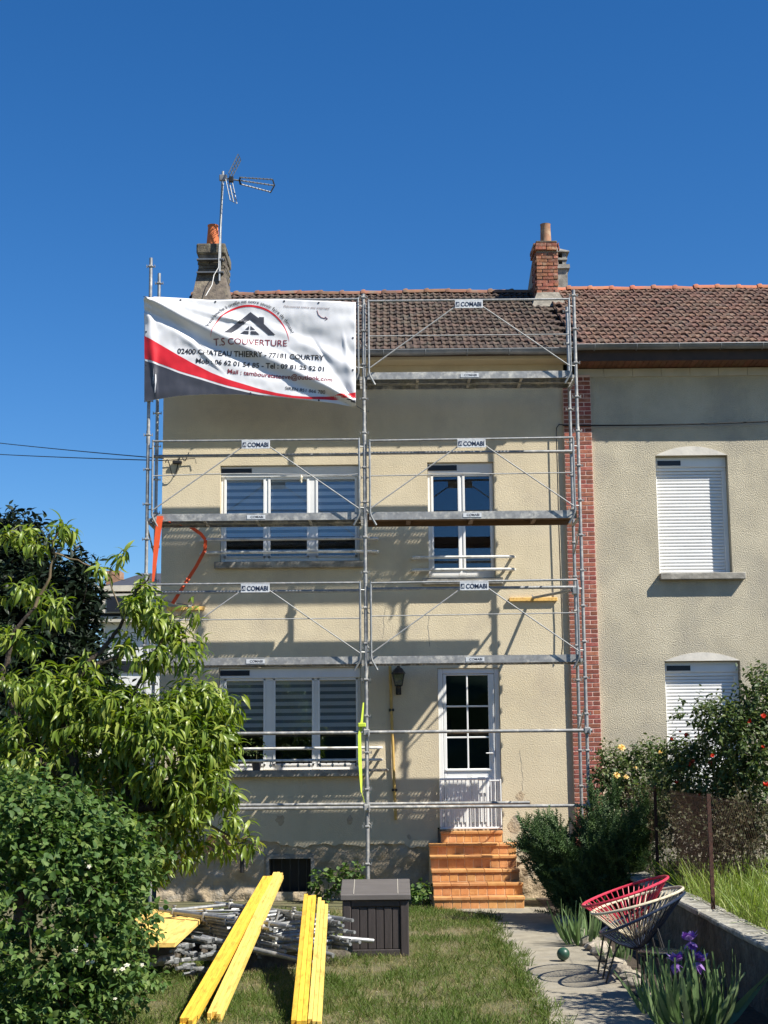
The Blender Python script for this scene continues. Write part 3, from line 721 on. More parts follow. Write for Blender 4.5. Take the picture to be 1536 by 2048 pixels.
m = MB().box((ex0, cY3, za), (ex1, cY3+.7, Z(1125,538,cY3)))
m.box((ex0-.03, cY3-.05, Z(1125,538,cY3)+.002), (ex1+.04, cY3+.75, Z(1125,530,cY3)))
for (p, q) in ((ex0, ex0+.05), (ex1-.09, ex1-.02)): m.box((p, cY3, Z(1125,530,cY3)+.002), (q, cY3+.7, Z(1125,505,cY3)))
m.box((ex0-.01, cY3-.02, Z(1125,520,cY3)), (ex1, cY3+.72, Z(1125,516,cY3)))
m.box((ex0-.03, cY3-.04, Z(1125,505,cY3)+.002), (ex1+.04, cY3+.74, zt-.03))
m.add([(ex0-.03,cY3-.04,zt-.028),(ex1+.04,cY3-.04,zt-.028),(ex1+.04,cY3+.74,zt-.028),(ex0-.03,cY3+.74,zt-.028),(ex0+.0,cY3+.3,zt+.14),(ex0+.08,cY3+.3,zt+.14)], [(0,1,5,4),(1,2,5),(2,3,4,5),(3,0,4)])
c3 = m.build('chimney', m_greyconc, nb); c3['label'] = 'grey concrete louvred chimney behind the brick one'

# ================================================================== SCAFFOLD
SO, SI = -1.47, -.67
sx = [X(294.5, 1000, SO), X(729.5, 1000, SO), X(1159.5, 1000, SO)]
L1, L2, L3 = Z(730, 1316, SO), Z(730, 1027, SO), Z(730, 747, SO)
sc = thing('scaffold', 'galvanised steel scaffold with two bays of decks standing against the house front', 'scaffold', (0, -1.07, 0))
def Zo(py, x=730): return Z(x, py, SO)
col = MB()
col.cbox((-.034,-.034,-.016), (.034,.034,.016), .01)
for s_ in (-1, 1):
    col.obox((s_*.03,0,-.006), (s_*.062,0,-.006), .03, .008); col.obox((s_*.058,0,-.02), (s_*.058,0,.022), .008, .03, up=(0,1,0))
colm = col.mesh('collar', m_galvd)
def post(x, Y, ztop):
    m = MB().tube([(x,Y,.03),(x,Y,ztop)], .0245, 10).tube([(x,Y,.012),(x,Y,.35)], .017, 8)
    m.box((x-.075, Y-.075, .0), (x+.075, Y+.075, .012))
    o = m.build('post', m_galvd if Y == SO else m_galv, sc, smooth=True)
    z = .62
    while z < ztop - .05:
        link('collar', colm, o, Matrix.Translation((x, Y, z))); z += .4995
    # joint sleeves
    for zz in (L1 - .9, L2 - .9, L3 - .9):
        if zz < ztop: MB().tube([(x,Y,zz-.09),(x,Y,zz+.09)], .029, 10).build('sleeve', m_galvd, o, smooth=True)
    return o
post(sx[0], SO, Zo(512)); post(sx[0], SI, Z(310, 547, SI)); post(sx[1], SO, Zo(588)); post(sx[1], SI, Z(730, 606, SI))
post(sx[2], SO, Zo(584)); post(sx[2], SI, Z(1136, 614, SI))
for x in sx:
    for lv in (L1, L2, L3):
        MB().tube([(x, SI+.02, lv-.075), (x, SO-.02, lv-.075)], .021, 8).build('transom', m_galv, sc, smooth=True)
    for lv in (L1 - 1.0, L2 - .5):
        MB().tube([(x, SI, lv), (x, SO, lv+.35)], .012, 6).build('brace', m_galv, sc, smooth=True)

# perforated steel planks: holes are real
def deck_mesh(LN, W=.31):
    m = MB(); p = .05; nx = int((LN-.12)/p); ny = int((W-.05)/p); h = .0095
    ox = -nx*p/2; oy = -ny*p/2
    V = {}
    def vid(x, y):
        k = (round(x, 4), round(y, 4))
        if k not in V: V[k] = len(m.v); m.v.append((x, y, 0.0))
        return V[k]
    for i in range(nx):
        for j in range(ny):
            x0, x3 = ox+i*p, ox+(i+1)*p; y0, y3 = oy+j*p, oy+(j+1)*p
            if i % 20 in (9, 10): m.f.append((vid(x0,y0), vid(x3,y0), vid(x3,y3), vid(x0,y3))); continue
            cx, cy = (x0+x3)/2, (y0+y3)/2
            o = [vid(x0,y0), vid(x3,y0), vid(x3,y3), vid(x0,y3)]; q = [vid(cx-h,cy-h), vid(cx+h,cy-h), vid(cx+h,cy+h), vid(cx-h,cy+h)]
            for a in range(4): b = (a+1) % 4; m.f.append((o[a], o[b], q[b], q[a]))
    e = LN/2; w = W/2
    for s_ in (-1, 1):
        m.box((s_*-ox, -w, -.004), (s_*e, w, .0)); m.box((-e, s_*-oy, -.0041), (e, s_*w, -.0001))
        m.box((-e, s_*(w-.003), -.075), (e, s_*w, -.0042)); m.box((-e, s_*(w-.003), -.075), (e, s_*(w-.03), -.071))
        m.box((s_*(e-.003), -w+.004, -.09), (s_*e, w-.004, -.0042))
        for q in (-.1, .1): m.obox((s_*(e-.01), q, -.05), (s_*(e+.05), q, -.05), .03, .05)
    for q in (-.75, 0, .75): m.box((q-.02, -w+.004, -.07), (q+.02, w-.004, -.035))
    return m.mesh('deck', m_galvd)
BL = sx[1] - sx[0]
dm = deck_mesh(BL - .12)
wd_deck = MB().box((-BL/2+.06, -.30, -.014), (BL/2-.06, .30, 0))
for s_ in (-1, 1): wd_deck.box((-BL/2+.05, s_*.301, -.09), (BL/2-.05, s_*.316, .01))
for q in (-.9, 0, .9): wd_deck.box((q-.03, -.30, -.07), (q+.03, .30, -.0145))
wdm = wd_deck.mesh('deck', m_deckwood)
lab_v, lab_f, lab_a = text_flat('COMABI', .02)
def flat_text(name, s, x, z, Y, h, mat, parent, bold=.02, width=None):
    v, f, a = text_flat(s, bold); w = width or a * h
    return MB().add([(x + p[0]*w, Y, z + p[1]*h) for p in v], f).build(name, mat, parent)
def guard(bay, top, mid, bot, sgn, tilt=0.0, midbend=0.0):
    xa, xb = sx[bay] + .075, sx[bay+1] - .075; Y = SO - .045; cx = (sx[bay] + sx[bay+1]) / 2
    zt, zm, zb = top, mid, bot
    m = MB()
    m.tube([(xa, Y, zt), (xb, Y, zt+tilt)], .0165, 8)
    for x, s_ in ((xa, 1), (xb, -1)):
        m.tube([(x, Y, zt+.02), (x, Y, zb+.03), (x+s_*.012, Y+.01, zb-.02), (x+s_*.085, Y+.03, zb-.15)], .015, 8)
        for zz in (zt-.1, zb+.1): m.tube([(x - s_*.005, Y, zz), (x - s_*.075, Y+.04, zz)], .008, 6)
    m.build('guardrail_frame', m_galv, sc, smooth=True)
    m = MB()
    if midbend: m.tube([(xa, Y, zm), (xa+.8, Y, zm+midbend*.9), (xa+1.3, Y, zm+midbend), (xb-.2, Y, zm-.02), (xb, Y, zm)], .0085, 6)
    else: m.tube([(xa, Y, zm), (xb, Y, zm+tilt)], .0085, 6)
    m.build('guard_rod', m_rod, sc, smooth=True); m = MB()
    m.tube([(cx-.2, Y-.004, zt-.1), (xa, Y-.004, zb+.08)], .0095, 6); m.build('brace_rod', m_rod, sc, smooth=True); m = MB(); m.tube([(cx+.2, Y-.004, zt-.1+tilt/2), (xb, Y-.004, zb+.08)], .0095, 6)
    m.build('brace_rod', m_rod, sc, smooth=True)
    if sgn:
        s = MB().cbox((cx-.2, Y-.03, zt-.125+tilt/2), (cx+.2, Y-.018, zt-.005+tilt/2), .003)
        s.box((cx-.2, Y-.0315, zt-.019+tilt/2), (cx+.2, Y-.03, zt-.005+tilt/2)); s.box((cx-.2, Y-.0315, zt-.125+tilt/2), (cx+.2, Y-.03, zt-.113+tilt/2))
        o = s.build('sign_plate', m_signw, sc); z0 = zt - .1 + tilt/2
        flat_text('lettering', 'COMABI', cx-.115, z0, Y-.0335, .066, m_pnavy, o, .025, .295)
        MB().box((cx-.185, Y-.0335, z0), (cx-.135, Y-.032, z0+.066)).build('logo', m_pnavy, o)
        l = MB(); l.add([(cx-.18,Y-.0345,z0+.008),(cx-.166,Y-.0345,z0+.008),(cx-.155,Y-.0345,z0+.04),(cx-.16,Y-.0345,z0+.055)], [(0,1,2,3)]); l.box((cx-.152,Y-.0345,z0+.008),(cx-.142,Y-.034,z0+.05)); l.build('logo', m_signw, o)
def decks(bay, lv, wood=False, label=True, n=2):
    cx = (sx[bay] + sx[bay+1]) / 2
    if wood:
        link('deck', wdm, sc, Matrix.Translation((cx, (SO+SI)/2 - .03, lv)))['label'] = 'plywood deck'
        MB().box((cx-BL/2+.08, SO+.035, lv-.085), (cx+BL/2-.08, SO+.045, lv+.025)).build('toe_board', m_galvd, sc)
        yf = SO + .032
    else:
        for k in range(n): link('deck', dm, sc, Matrix.Translation((cx, SO + .215 + k*.325, lv + rng.uniform(-.004,.004))))
        MB().box((cx-BL/2+.07, SO+.040, lv-.078), (cx+BL/2-.07, SO+.052, lv+.025)).build('toe_board', m_galvd, sc)
        yf = SO + .037
    if label:
        o = MB().box((cx-.13, yf-.003, lv-.06), (cx+.13, yf-.001, lv+.0)).build('label_plate', m_signw, sc)
        flat_text('lettering', 'COMABI', cx-.08, lv-.045, yf-.005, .034, m_pdark, o, .015, .18)
for bay in (0, 1):
    decks(bay, L1); decks(bay, L2, wood=(bay == 1)); decks(bay, L3)
guard(0, Zo(1168,512), Zo(1239,512), L1-.02, True); guard(1, Zo(1165,944), Zo(1231,944), L1-.02, True, .02)
guard(0, Zo(882,512), Zo(951,512), L2-.02, True, 0, .02); guard(1, Zo(881,944), Zo(951,944), L2-.02, True, .02)
guard(1, Zo(602,944), Zo(672,944), L3-.02, True, .0); guard(0, Zo(602,512), Zo(672,512), L3-.02, False)
# inner ledgers and the low ledger tubes
for bay in (0, 1):
    xa, xb = sx[bay]-.05, sx[bay+1]+.05
    for zz, dz in ((Z(730,1182 - 3*bay,SI), 0), (Z(730,910 - 2*bay,SI), 0)):
        MB().tube([(xa, SI-.05, zz), (xb, SI-.05, zz+dz)], .024, 8).build('ledger', m_galv, sc, smooth=True)
for (py, yy, xa, xb) in ((1465, SO-.05, sx[0]-.06, sx[2]+.07), (1615, SO-.05, sx[0]-.1, sx[2]+.05)):
    zz = Zo(py, 730)
    MB().tube([(xa, yy, zz), (sx[1]-.02, yy, zz)], .0245, 10).build('ledger', m_galvd, sc, smooth=True)
    MB().tube([(sx[1]+.02, yy, zz+.002), (xb, yy, zz)], .0245, 10).build('ledger', m_galvd, sc, smooth=True)
    for x in sx:
        m = MB().cbox((x-.045, yy-.035, zz-.045), (x+.045, yy+.085, zz+.045), .012).tube([(x+.03,yy-.05,zz+.02),(x+.03,yy-.05,zz-.06)], .008, 6).tube([(x-.03,yy-.02,zz+.07),(x-.03,yy-.02,zz-.05)], .008, 6)
        m.build('coupler', m_galvd, sc)
zz = Z(730, 1608, SI); MB().tube([(sx[0]-.1, SI-.05, zz), (sx[1]+2.3, SI-.05, zz)], .0245, 10).build('ledger', m_galvd, sc, smooth=True)
# wall ties: tube with coupler to a wooden block on the render
for (x0, zz, bx) in ((sx[2], Z(1100,1186,SI), -.55), (sx[0]+.0, Z(330,1205,SI), .45)):
    MB().tube([(x0+.06*(-1 if bx < 0 else 1), SI-.05, zz+.03), (x0+bx, -.06, zz-.005)], .021, 8).tube([(x0+bx,-.06,zz-.005),(x0+bx+.02*(1 if bx>0 else -1),-.05,zz+.04)], .008, 6).build('wall_tie', m_galv, sc, smooth=True)
    MB().cbox((x0+bx-.36, -.055, zz-.055), (x0+bx+.36 if bx < 0 else x0+bx+.2, -.004, zz+.0), .004).build('wooden_block', m_timb, sc)
    MB().cbox((x0-.05, SI-.08, zz-.03), (x0+.05, SI+.04, zz+.08), .012).build('coupler', m_galv, sc)
tx = X(775,1555,SI); tz = Z(775,1540,SI)
MB().tube([(sx[1]+.03, SI, tz), (tx, -.02, tz-.01)], .021, 8).build('wall_tie', m_galv, sc, smooth=True)
MB().tube([P(338,1300,-.95), P(388,1430,-.95)], .021, 8).build('brace', m_galvd, sc, smooth=True)
# rag knotted on a rail
rx, rz = X(602,952,SO-.05), Z(602,958,SO-.05)
m = MB(); vs = []; 
m.tube([(rx,SO-.05,rz+.05),(rx+.005,SO-.06,rz+.02),(rx-.005,SO-.055,rz-.02),(rx+.008,SO-.06,rz-.055)], [.016,.024,.02,.012], 7)
tag(m.build('rag', m_cordb, smooth=True), 'small pale rag knotted on a scaffold rail before the upper window', 'rag')

# ================================================================== BANNER
BY = SO - .13
def interp(pts, x):
    for (a, b) in zip(pts, pts[1:]):
        if x <= b[0]: t = (x - a[0]) / (b[0] - a[0]); return a[1] + (b[1] - a[1]) * max(t, 0)
    return pts[-1][1]
def z1(l): return [(260 + a / 3.072, 280 + b / 3.072) for a, b in l]
bt_top = z1([(85,985),(150,965),(300,972),(500,985),(700,975),(900,975),(1150,990),(1388,1000)])
bt_bot = z1([(85,1600),(110,1603),(300,1575),(500,1563),(700,1565),(850,1573),(1000,1587),(1150,1607),(1250,1617),(1388,1640)])
AX = Vector((300 - 711, 598 - 812)).normalized()
def wrinkle(px, py):
    def fold(p0, p1, amp, wid, taper=True):
        a = Vector(p0); d = Vector(p1) - a; ln = d.length; d.normalize(); q = Vector((px, py)) - a
        t = q.dot(d) / ln; s = q.x * d.y - q.y * d.x
        k = 1.0 if 0 <= t <= 1 else math.exp(-((t if t < 0 else t - 1) * 6) ** 2)
        if taper: wid = wid * (.35 + 1.2 * math.sin(math.pi * min(max(t, 0), 1)))
        return amp * k * math.exp(-(s / wid) ** 2)
    y = 0
    y -= fold((296,600), (711,806), .075, 11)              # main diagonal fold
    y += fold((300,625), (705,812), .045, 11)
    y -= fold((296,600), (470,640), .03, 7); y -= fold((300,604), (420,720), .022, 6); y += fold((298,600), (400,690), .02, 5)
    y -= fold((296,600), (310,760), .03, 6); y -= fold((711,808), (600,720), .025, 8); y += fold((711,808), (640,700), .018, 6); y -= fold((711,808), (690,690), .015, 6)
    y += fold((480,620), (690,700), .02, 16, False); y -= fold((520,640), (690,730), .018, 12, False)
    y += .012 * mn.noise(Vector((px / 40, py / 22, 0))) + .0035 * mn.noise(Vector((px / 12, py / 16, 3))) + .05 * mn.noise(Vector((px / 150, py / 110, 7)))
    return y
def bpt(px, py, off=0.0):
    p = P(px, py, BY); return (p.x, BY + wrinkle(px, py) - off, p.z)
def bgrid(name, top, bot, x0, x1, mat, parent, off, nx=120, ny=50):
    vs = []; fs = []
    for i in range(nx + 1):
        x = x0 + (x1 - x0) * i / nx; t, b = interp(top, x), interp(bot, x)
        for j in range(ny + 1): vs.append(bpt(x, t + (b - t) * j / ny, off))
    for i in range(nx):
        for j in range(ny): k = i*(ny+1)+j; fs.append((k, k+1, k+ny+2, k+ny+1))
    m = MB().add(vs, fs); me = m.mesh(name, mat); me.polygons.foreach_set('use_smooth', [True]*len(me.polygons))
    return link(name, me, parent)
bxa, bxb = 288.5, 711.5
ban = bgrid('banner', bt_top, bt_bot, bxa, bxb, m_pvc, None, 0, 150, 70)
ban.modifiers.new('solid', 'SOLIDIFY').thickness = .002
tag(ban, 'wrinkled white roofing company banner with red and charcoal swoosh tied to the scaffold', 'banner')
ru = z1([(80,1200),(90,1205),(200,1265),(300,1325),(400,1380),(500,1430),(600,1470),(700,1500),(800,1530),(900,1552),(1000,1570),(1100,1578),(1250,1574),(1390,1552)])
rl = z1([(80,1338),(90,1342),(200,1380),(300,1420),(400,1450),(500,1480),(600,1510),(700,1533),(800,1553),(900,1570),(1000,1584),(1100,1592),(1250,1597),(1390,1588)])
bgrid('swoosh', ru, rl, bxa + .2, bxb - .2, m_pred, ban, .004, 120, 10)
du = [(a, b + 4.2) for a, b in rl]
bgrid('swoosh', du, [(a, max(b - .4, interp(du, a) + .1)) for a, b in bt_bot], bxa + .2, 528, m_pdark, ban, .004, 80, 22)
cb = [(684, 797), (711.3, 792)]; bgrid('swoosh', [(680,800.5),(711.3,800)], [(680,801),(711.3,812)], 684, 711.2, m_pdark, ban, .004, 12, 6)
def cloth_letters(name, pts, f, mat):
    bm = bmesh.new(); vv = [bm.verts.new((p[0], p[1], 0)) for p in pts]
    for q in f:
        try: bm.faces.new([vv[i] for i in q])
        except ValueError: pass
    bm.normal_update(); bmesh.ops.triangulate(bm, faces=bm.faces)
    for _ in range(2):
        bmesh.ops.subdivide_edges(bm, edges=[e for e in bm.edges if e.calc_length() > 3], cuts=1); bmesh.ops.triangulate(bm, faces=bm.faces)
    bm.verts.index_update()
    MB().add([bpt(q.co.x, q.co.y, .0075) for q in bm.verts], [tuple(w.index for w in fc.verts) for fc in bm.faces]).build(name, mat, ban); bm.free()
def line(name, s, p0, p1, hgt, mat, bold=.012):
    v, f, a = text_flat(s, bold); d = Vector(p1) - Vector(p0); n = Vector((d.y, -d.x)).normalized()
    pts = []
    for (x, y) in v:
        q = Vector(p0) + d * x + n * (y * hgt); pts.append((q.x, q.y))
    cloth_letters(name, pts, f, mat)
line('lettering', '02400 CHATEAU THIERRY - 77181 COURTRY', (355,707), (648,721.5), 10.5, m_pblack, .02)
line('lettering', 'Mob : 06 62 01 54 85 - Tel : 09 81 25 52 01', (392,726), (648,744), 9.5, m_pblack, .02)
line('lettering', 'Mail : tambouretsteeve@outlook.com', (455,746.5), (665,766), 9, m_pmar, .016)
line('lettering', 'SIREN 851 866 780', (570,778.5), (650,788), 6.5, m_pblack, .008)
line('lettering', 'T.S COUVERTURE', (427,690.5), (574,692.5), 13, m_pmar, .004)
line('lettering', 'Découvrez notre site internet!', (568,614.5), (659,620.5), 4.6, m_pgrey, .0)
# arc lettering and red arc
ac = Vector((500, 690)); AR = 87
v, f, a = text_flat('Votre bouche à oreille est notre savoir faire de demain!', .006)
A0, A1 = math.radians(201 - 5), math.radians(-17 + 14); pts = []
A0, A1 = math.radians(160), math.radians(20)
for (x, y) in v:
    t = A0 + (A1 - A0) * x; r = AR + y * 7.2; pts.append((ac.x + r * math.cos(t) * 1.0, ac.y - r * math.sin(t) * .97 + (x-.5)*10))
cloth_letters('lettering', pts, f, m_pdark)
m = MB(); vs = []; fs = []; n = 60
for i in range(n + 1):
    t = math.radians(172 - 164 * i / n); th = .4 + 3.6 * math.sin(math.pi * i / n)
    for r in (79 + th/2, 79 - th/2): vs.append(bpt(ac.x + r * math.cos(t), ac.y - r * math.sin(t) + (i/n-.5)*8, .005))
for i in range(n): fs.append((2*i, 2*i+2, 2*i+3, 2*i+1))
m.add(vs, fs).build('logo', m_pred, ban)
def bpoly(poly, mat, sub=6):
    """flat print patch: polygon cut into small pieces that follow the cloth"""
    bm = bmesh.new(); vv = [bm.verts.new((p[0], p[1], 0)) for p in poly]; bm.faces.new(vv)
    bm.normal_update(); bmesh.ops.triangulate(bm, faces=bm.faces)
    for _ in range(3): bmesh.ops.subdivide_edges(bm, edges=[e for e in bm.edges if e.calc_length() > 5], cuts=1); bmesh.ops.triangulate(bm, faces=bm.faces)
    bm.verts.ensure_lookup_table(); bm.verts.index_update()
    MB().add([bpt(q.co.x, q.co.y, .0075) for q in bm.verts], [tuple(w.index for w in fc.verts) for fc in bm.faces]).build('logo', mat, ban); bm.free()
def z2(l): return [(390 + a / 4.655, 585 + b / 4.655) for a, b in l]
bpoly(z2([(272,380),(415,262),(515,178),(595,240),(595,226),(642,228),(642,292),(750,397),(685,395),(512,250),(345,380)]), m_pdark)
bpoly(z2([(505,310),(505,348),(468,345)]), m_pdark); bpoly(z2([(517,310),(562,348),(517,348)]), m_pdark)
bpoly(z2([(458,360),(500,361),(500,390),(420,386)]), m_pdark); bpoly(z2([(520,361),(566,362),(602,394),(520,391)]), m_pdark)
arrow = z2([(1138,170),(1150,210),(1180,238),(1215,247)])
m = MB(); m.tube([bpt(x, y, .006) for x, y in arrow], .004, 5).tube([bpt(*z2([(1212,230)])[0], .006), bpt(*z2([(1236,250)])[0], .006), bpt(*z2([(1212,262)])[0], .006)], .004, 5); m.build('logo', m_pmar, ban)
for (px, py) in z1([(312,986),(525,993),(948,990),(1160,1003),(1370,1218),(1370,1418),(315,1568),(520,1556),(740,1555),(1160,1600),(100,1180),(100,1380)]):
    p = Vector(bpt(px, py, .004)); MB().lathe([(.014,-.004),(.014,0),(.008,.0)], p, 10, 'y').build('eyelet', m_pdark, ban)
for (a, b) in ((bpt(290,598), (sx[0], SO-.02, bpt(290,598)[2]+.06)), (bpt(711,606), (sx[1], SO-.02, bpt(711,606)[2]+.03)), (bpt(711,811), (sx[1], SO-.02, bpt(711,811)[2]-.05)), (bpt(290,798), (sx[0], SO-.02, bpt(290,798)[2]))):
    MB().tube([a, b], .005, 5).build('tie_cord', m_cable, ban)

# ================================================================== ANTENNA, CABLES, STRAPS
AYY = cY - .1
def AP(px, py, dy=0.0): return P(px, py, AYY + dy)
an = thing('tv_antenna', 'television aerial on a tall mast strapped to the grey chimney', 'antenna', AP(439, 575))
MB().tube([AP(438.5,562), AP(441,450), AP(446,343)], .022, 8).build('mast', m_galv, an, smooth=True)
for py in (520, 546): MB().box((cx0-.01, AYY-.03, Z(425,py,AYY)), (cx1+.01, AYY+.08, Z(425,py,AYY)+.02)).build('mast_bracket', m_zinc, an)
m = MB().cbox(AP(441,358)-Vector((.02,.03,.035)), AP(452,352)+Vector((.02,.03,.02)), .01); m.tube([AP(446,356), AP(478,361)], .014, 6); m.build('boom', m_zinc, an)
MB().cbox(AP(462,359)-Vector((.035,.035,.05)), AP(462,359)+Vector((.045,.035,.05)), .01).build('dipole_box', m_black, an)
tips = [((481,355),(545,359)), ((481,361),(548,371)), ((480,368),(541,384))]
for i, (p, q) in enumerate(tips):
    o = MB().tube([AP(*p, (i-1)*.05), AP(*q, (i-1)*.28)], .011, 6).build('director_rod', m_galv, an, smooth=True)
    m = MB()
    for k in range(9):
        t = (k + .5) / 9; c = AP(*p, (i-1)*.05).lerp(AP(*q, (i-1)*.28), t); m.obox(c + Vector((0,-.045,0)), c + Vector((0,.045,0)), .012, .006)
    m.build('director', m_zinc, o)
MB().tube([AP(481,354,-.05), AP(479,361), AP(481,369,.05)], .017, 6).build('spacer', m_black, an); MB().tube([AP(545,359,-.28), AP(549,371), AP(541,385,.28)], .013, 6).build('spacer', m_black, an)
for (c0, c1, wdt) in (((460,352),(479,314), .1), ((458,362),(467,404), .1)):
    a, b = AP(*c0), AP(*c1); m = MB()
    off = Vector((.075,.22,.03)) if c1[1] > 360 else Vector((.015,.25,.01))
    for s_ in (-1, 1): m.tube([a + off*s_*.6, b + off*s_*.6], .009, 5)
    for k in range(7): c = a.lerp(b, k/6); m.tube([c - off*.6, c + off*.6], .006, 4)
    m.tube([a, b], .01, 5); m.build('reflector_grid', m_zinc, an)
MB().tube([AP(447,366,-.03), AP(443,420,-.03), AP(438,500,-.03), AP(437,535,-.05), AP(428,550,-.1), AP(424,570,-.2), AP(411,592,-.35)], .007, 5).build('lead', m_wenamel, an)

def cable(name, pts, r, label, cat='cable', group=None, mat=m_cable):
    o = MB().tube(pts, r, 6).build(name, mat, None, smooth=True); return tag(o, label, cat, group)
hx, hz = hX0, Z(330, 922, -.02)
for i, (y0, y1, lb) in enumerate(((880, 917, 'upper thin overhead cable running left from the house corner'), (906, 921, 'lower thin overhead cable running left from the house corner'))):
    a = P(-60, y0 - 4, 9.0); b = Vector((hX0 + .02, -.05, Z(328, y1, -.05))); a = b + (a - b) * 1.6; pole = a 
    cable('overhead_cable', [a.lerp(b, t/16) - Vector((0,0,.04*4*(t/16)*(1-t/16))) for t in range(17)], .009, lb)
up_ = thing('utility_pole', 'wooden utility pole beyond the left edge holding the overhead cables', 'pole', (pole.x, pole.y, 0))
MB().tube([(pole.x, pole.y + .14, 0), (pole.x, pole.y + .14, pole.z + .6)], [.15, .10], 10).build('shaft', m_bark, up_, smooth=True); MB().cbox((pole.x-.05, pole.y-.02, pole.z-.3), (pole.x+.05, pole.y+.06, pole.z+.4), .01).build('bracket', m_zinc, up_)
m = []
for k in range(22):
    t = k / 21; m.append((hX0 + .05 + .36*t, -.05 - .05*math.sin(t*9), hz - .03 + .10*math.sin(t*13) - .12*math.sin(t*5.2)))
tag(MB().tube(m, .008, 5).cbox((hX0+.16,-.07,hz-.05),(hX0+.30,-.01,hz+.0),.01).tube([(hX0+.02,-.05,hz-.0),(hX0+.5,-.05,hz+.03),(hX0+.52,-.05,hz-.05)], .006, 5).build('cable_coil', m_cable, smooth=True), 'tangled coil of black cable fixed at the house corner', 'cable')
b0 = Vector((X(1108,852,-.06), -.06, Z(1108,852,-.06)))
cable('facade_cable', [(X(x,y,-.07), -.07 + .02*mn.noise(Vector((y*.02,0,0))), Z(x,y,-.07)) for x, y in ((1130,850),(1118,849),(1113,856),(1113,880),(1115,950),(1117.5,1050),(1121,1150),(1124,1240),(1125,1290),(1123,1312))], .009, 'thin black cable running down the house front beside the brick pilaster')
a = P(1560, 836, -.13); b = Vector((X(1125,851,-.07), -.08, Z(1125,851,-.07))); a = b + (a - b) * ((nX1 - .1 - b.x) / (a.x - b.x)); a.y = -.13
cable('overhead_cable', [a.lerp(b, t/16) - Vector((0,0,.05*4*(t/16)*(1-t/16))) for t in range(17)], .012, 'black twisted cable crossing the shaded top of the right house')
def strap(name, pts, w, mat, label):
    m = MB(); 
    for a, b in zip(pts, pts[1:]): m.obox(a, b, w, .004, up=(0,-1,.1))
    return tag(m.build(name, mat), label, 'strap')
def SP(px, py, Y): return P(px, py, Y)
m = MB(); w = .022
f1 = [SP(320,1032,SO-.03), SP(314,1080,SO-.03), SP(309,1130,SO-.03), SP(306,1163,SO-.03)]
vs = [];
for p, ww in zip(f1, (.045,.04,.028,.015)): vs += [p - Vector((ww,0,0)), p + Vector((ww,0,0)), p + Vector((ww,.004,0)), p - Vector((ww,-.004,0))]
m.add(vs, [(4*i+j, 4*i+(j+1) % 4, 4*i+4+(j+1) % 4, 4*i+4+j) for i in range(3) for j in range(4)] + [(0,1,2,3),(12,13,14,15)])
g1 = [SP(376,1050,-.62), SP(402,1068,-.45), SP(411,1080,-.24), SP(410,1100,-.24), SP(393,1132,-.4), SP(370,1168,-.55), SP(345,1207,-.66)]
g1 = [f1[0] + Vector((.02,.02,-.02)), SP(345,1044,-1.0)] + g1
for a, b in zip(g1, g1[1:]): m.obox(a, b, .05, .004, up=(.2,-1,.1))
tag(m.build('lashing_strap', m_strapo), 'orange lashing strap hanging loose from the upper left scaffold deck', 'strap')
m = MB()
g2 = [SP(727,1405,SO-.075), SP(723,1450,SO-.08), SP(719,1470,SO-.09), SP(720,1520,SO-.08), SP(722,1560,SO-.08), SP(723,1585,SO-.08)]
wv = [.008,.018,.022,.024,.018,.008]; vs = []
for p, ww in zip(g2, wv): vs += [p - Vector((ww,0,0)), p + Vector((ww,.02,0)), p + Vector((ww,.024,0)), p - Vector((ww,-.004,0))]
m.add(vs, [(4*i+j, 4*i+(j+1) % 4, 4*i+4+(j+1) % 4, 4*i+4+j) for i in range(5) for j in range(4)] + [(0,1,2,3),(20,21,22,23)])
m.tube([g2[-1], g2[-1]+Vector((.02,0,-.06)), (sx[1]-.02, SO-.03, g2[-1].z-.2)], .005, 5).cbox(g2[1]-Vector((.05,.03,.03)), g2[1]+Vector((.06,.02,.03)), .01)
tag(m.build('lashing_strap', m_strapy), 'yellow-green lashing strap tied round the middle scaffold post', 'strap')

# ================================================================== THINGS ON THE HOUSE FRONT
lx, lz = X(797, 1360, -.18), Z(797, 1348, -.18)
ln = thing('wall_lantern', 'black four-sided wall lantern beside the front door', 'lantern', (lx, -.18, lz))
MB().cbox((lx-.04,-.03,lz-.30),(lx+.04,.0,lz-.10),.01).tube([(lx,-.03,lz-.22),(lx,-.10,lz-.29),(lx,-.18,lz-.27),(lx,-.18,lz-.16)], .012, 8).build('bracket', m_black, ln, smooth=True)
m = MB(); c0 = (lx, -.18, 0)
def fr4(r, z): return [(lx-r,-.18-r,z),(lx+r,-.18-r,z),(lx+r,-.18+r,z),(lx-r,-.18+r,z)]
t4, b4 = fr4(.085, lz), fr4(.05, lz-.17)
for i in range(4): m.obox(b4[i], t4[i], .012, .012); m.obox(t4[i], t4[(i+1) % 4], .014, .012); m.obox(b4[i], b4[(i+1) % 4], .014, .012)
m.build('cage', m_black, ln)
m = MB()
for i in range(4): m.add([b4[i], b4[(i+1) % 4], t4[(i+1) % 4], t4[i]], [(0,1,2,3)])
m.build('pane', m_glassd, ln)
MB().lathe([(.115, 0), (.10,.012), (.055,.075), (.02,.10), (.022,.12), (.008,.14), (.004,.17)], (lx,-.18,lz+.006), 8).build('lantern_roof', m_black, ln)
MB().lathe([(.01,0),(.03,.02),(.045,.03),(.03,.04)], (lx,-.18,lz-.215), 8).build('finial', m_black, ln)

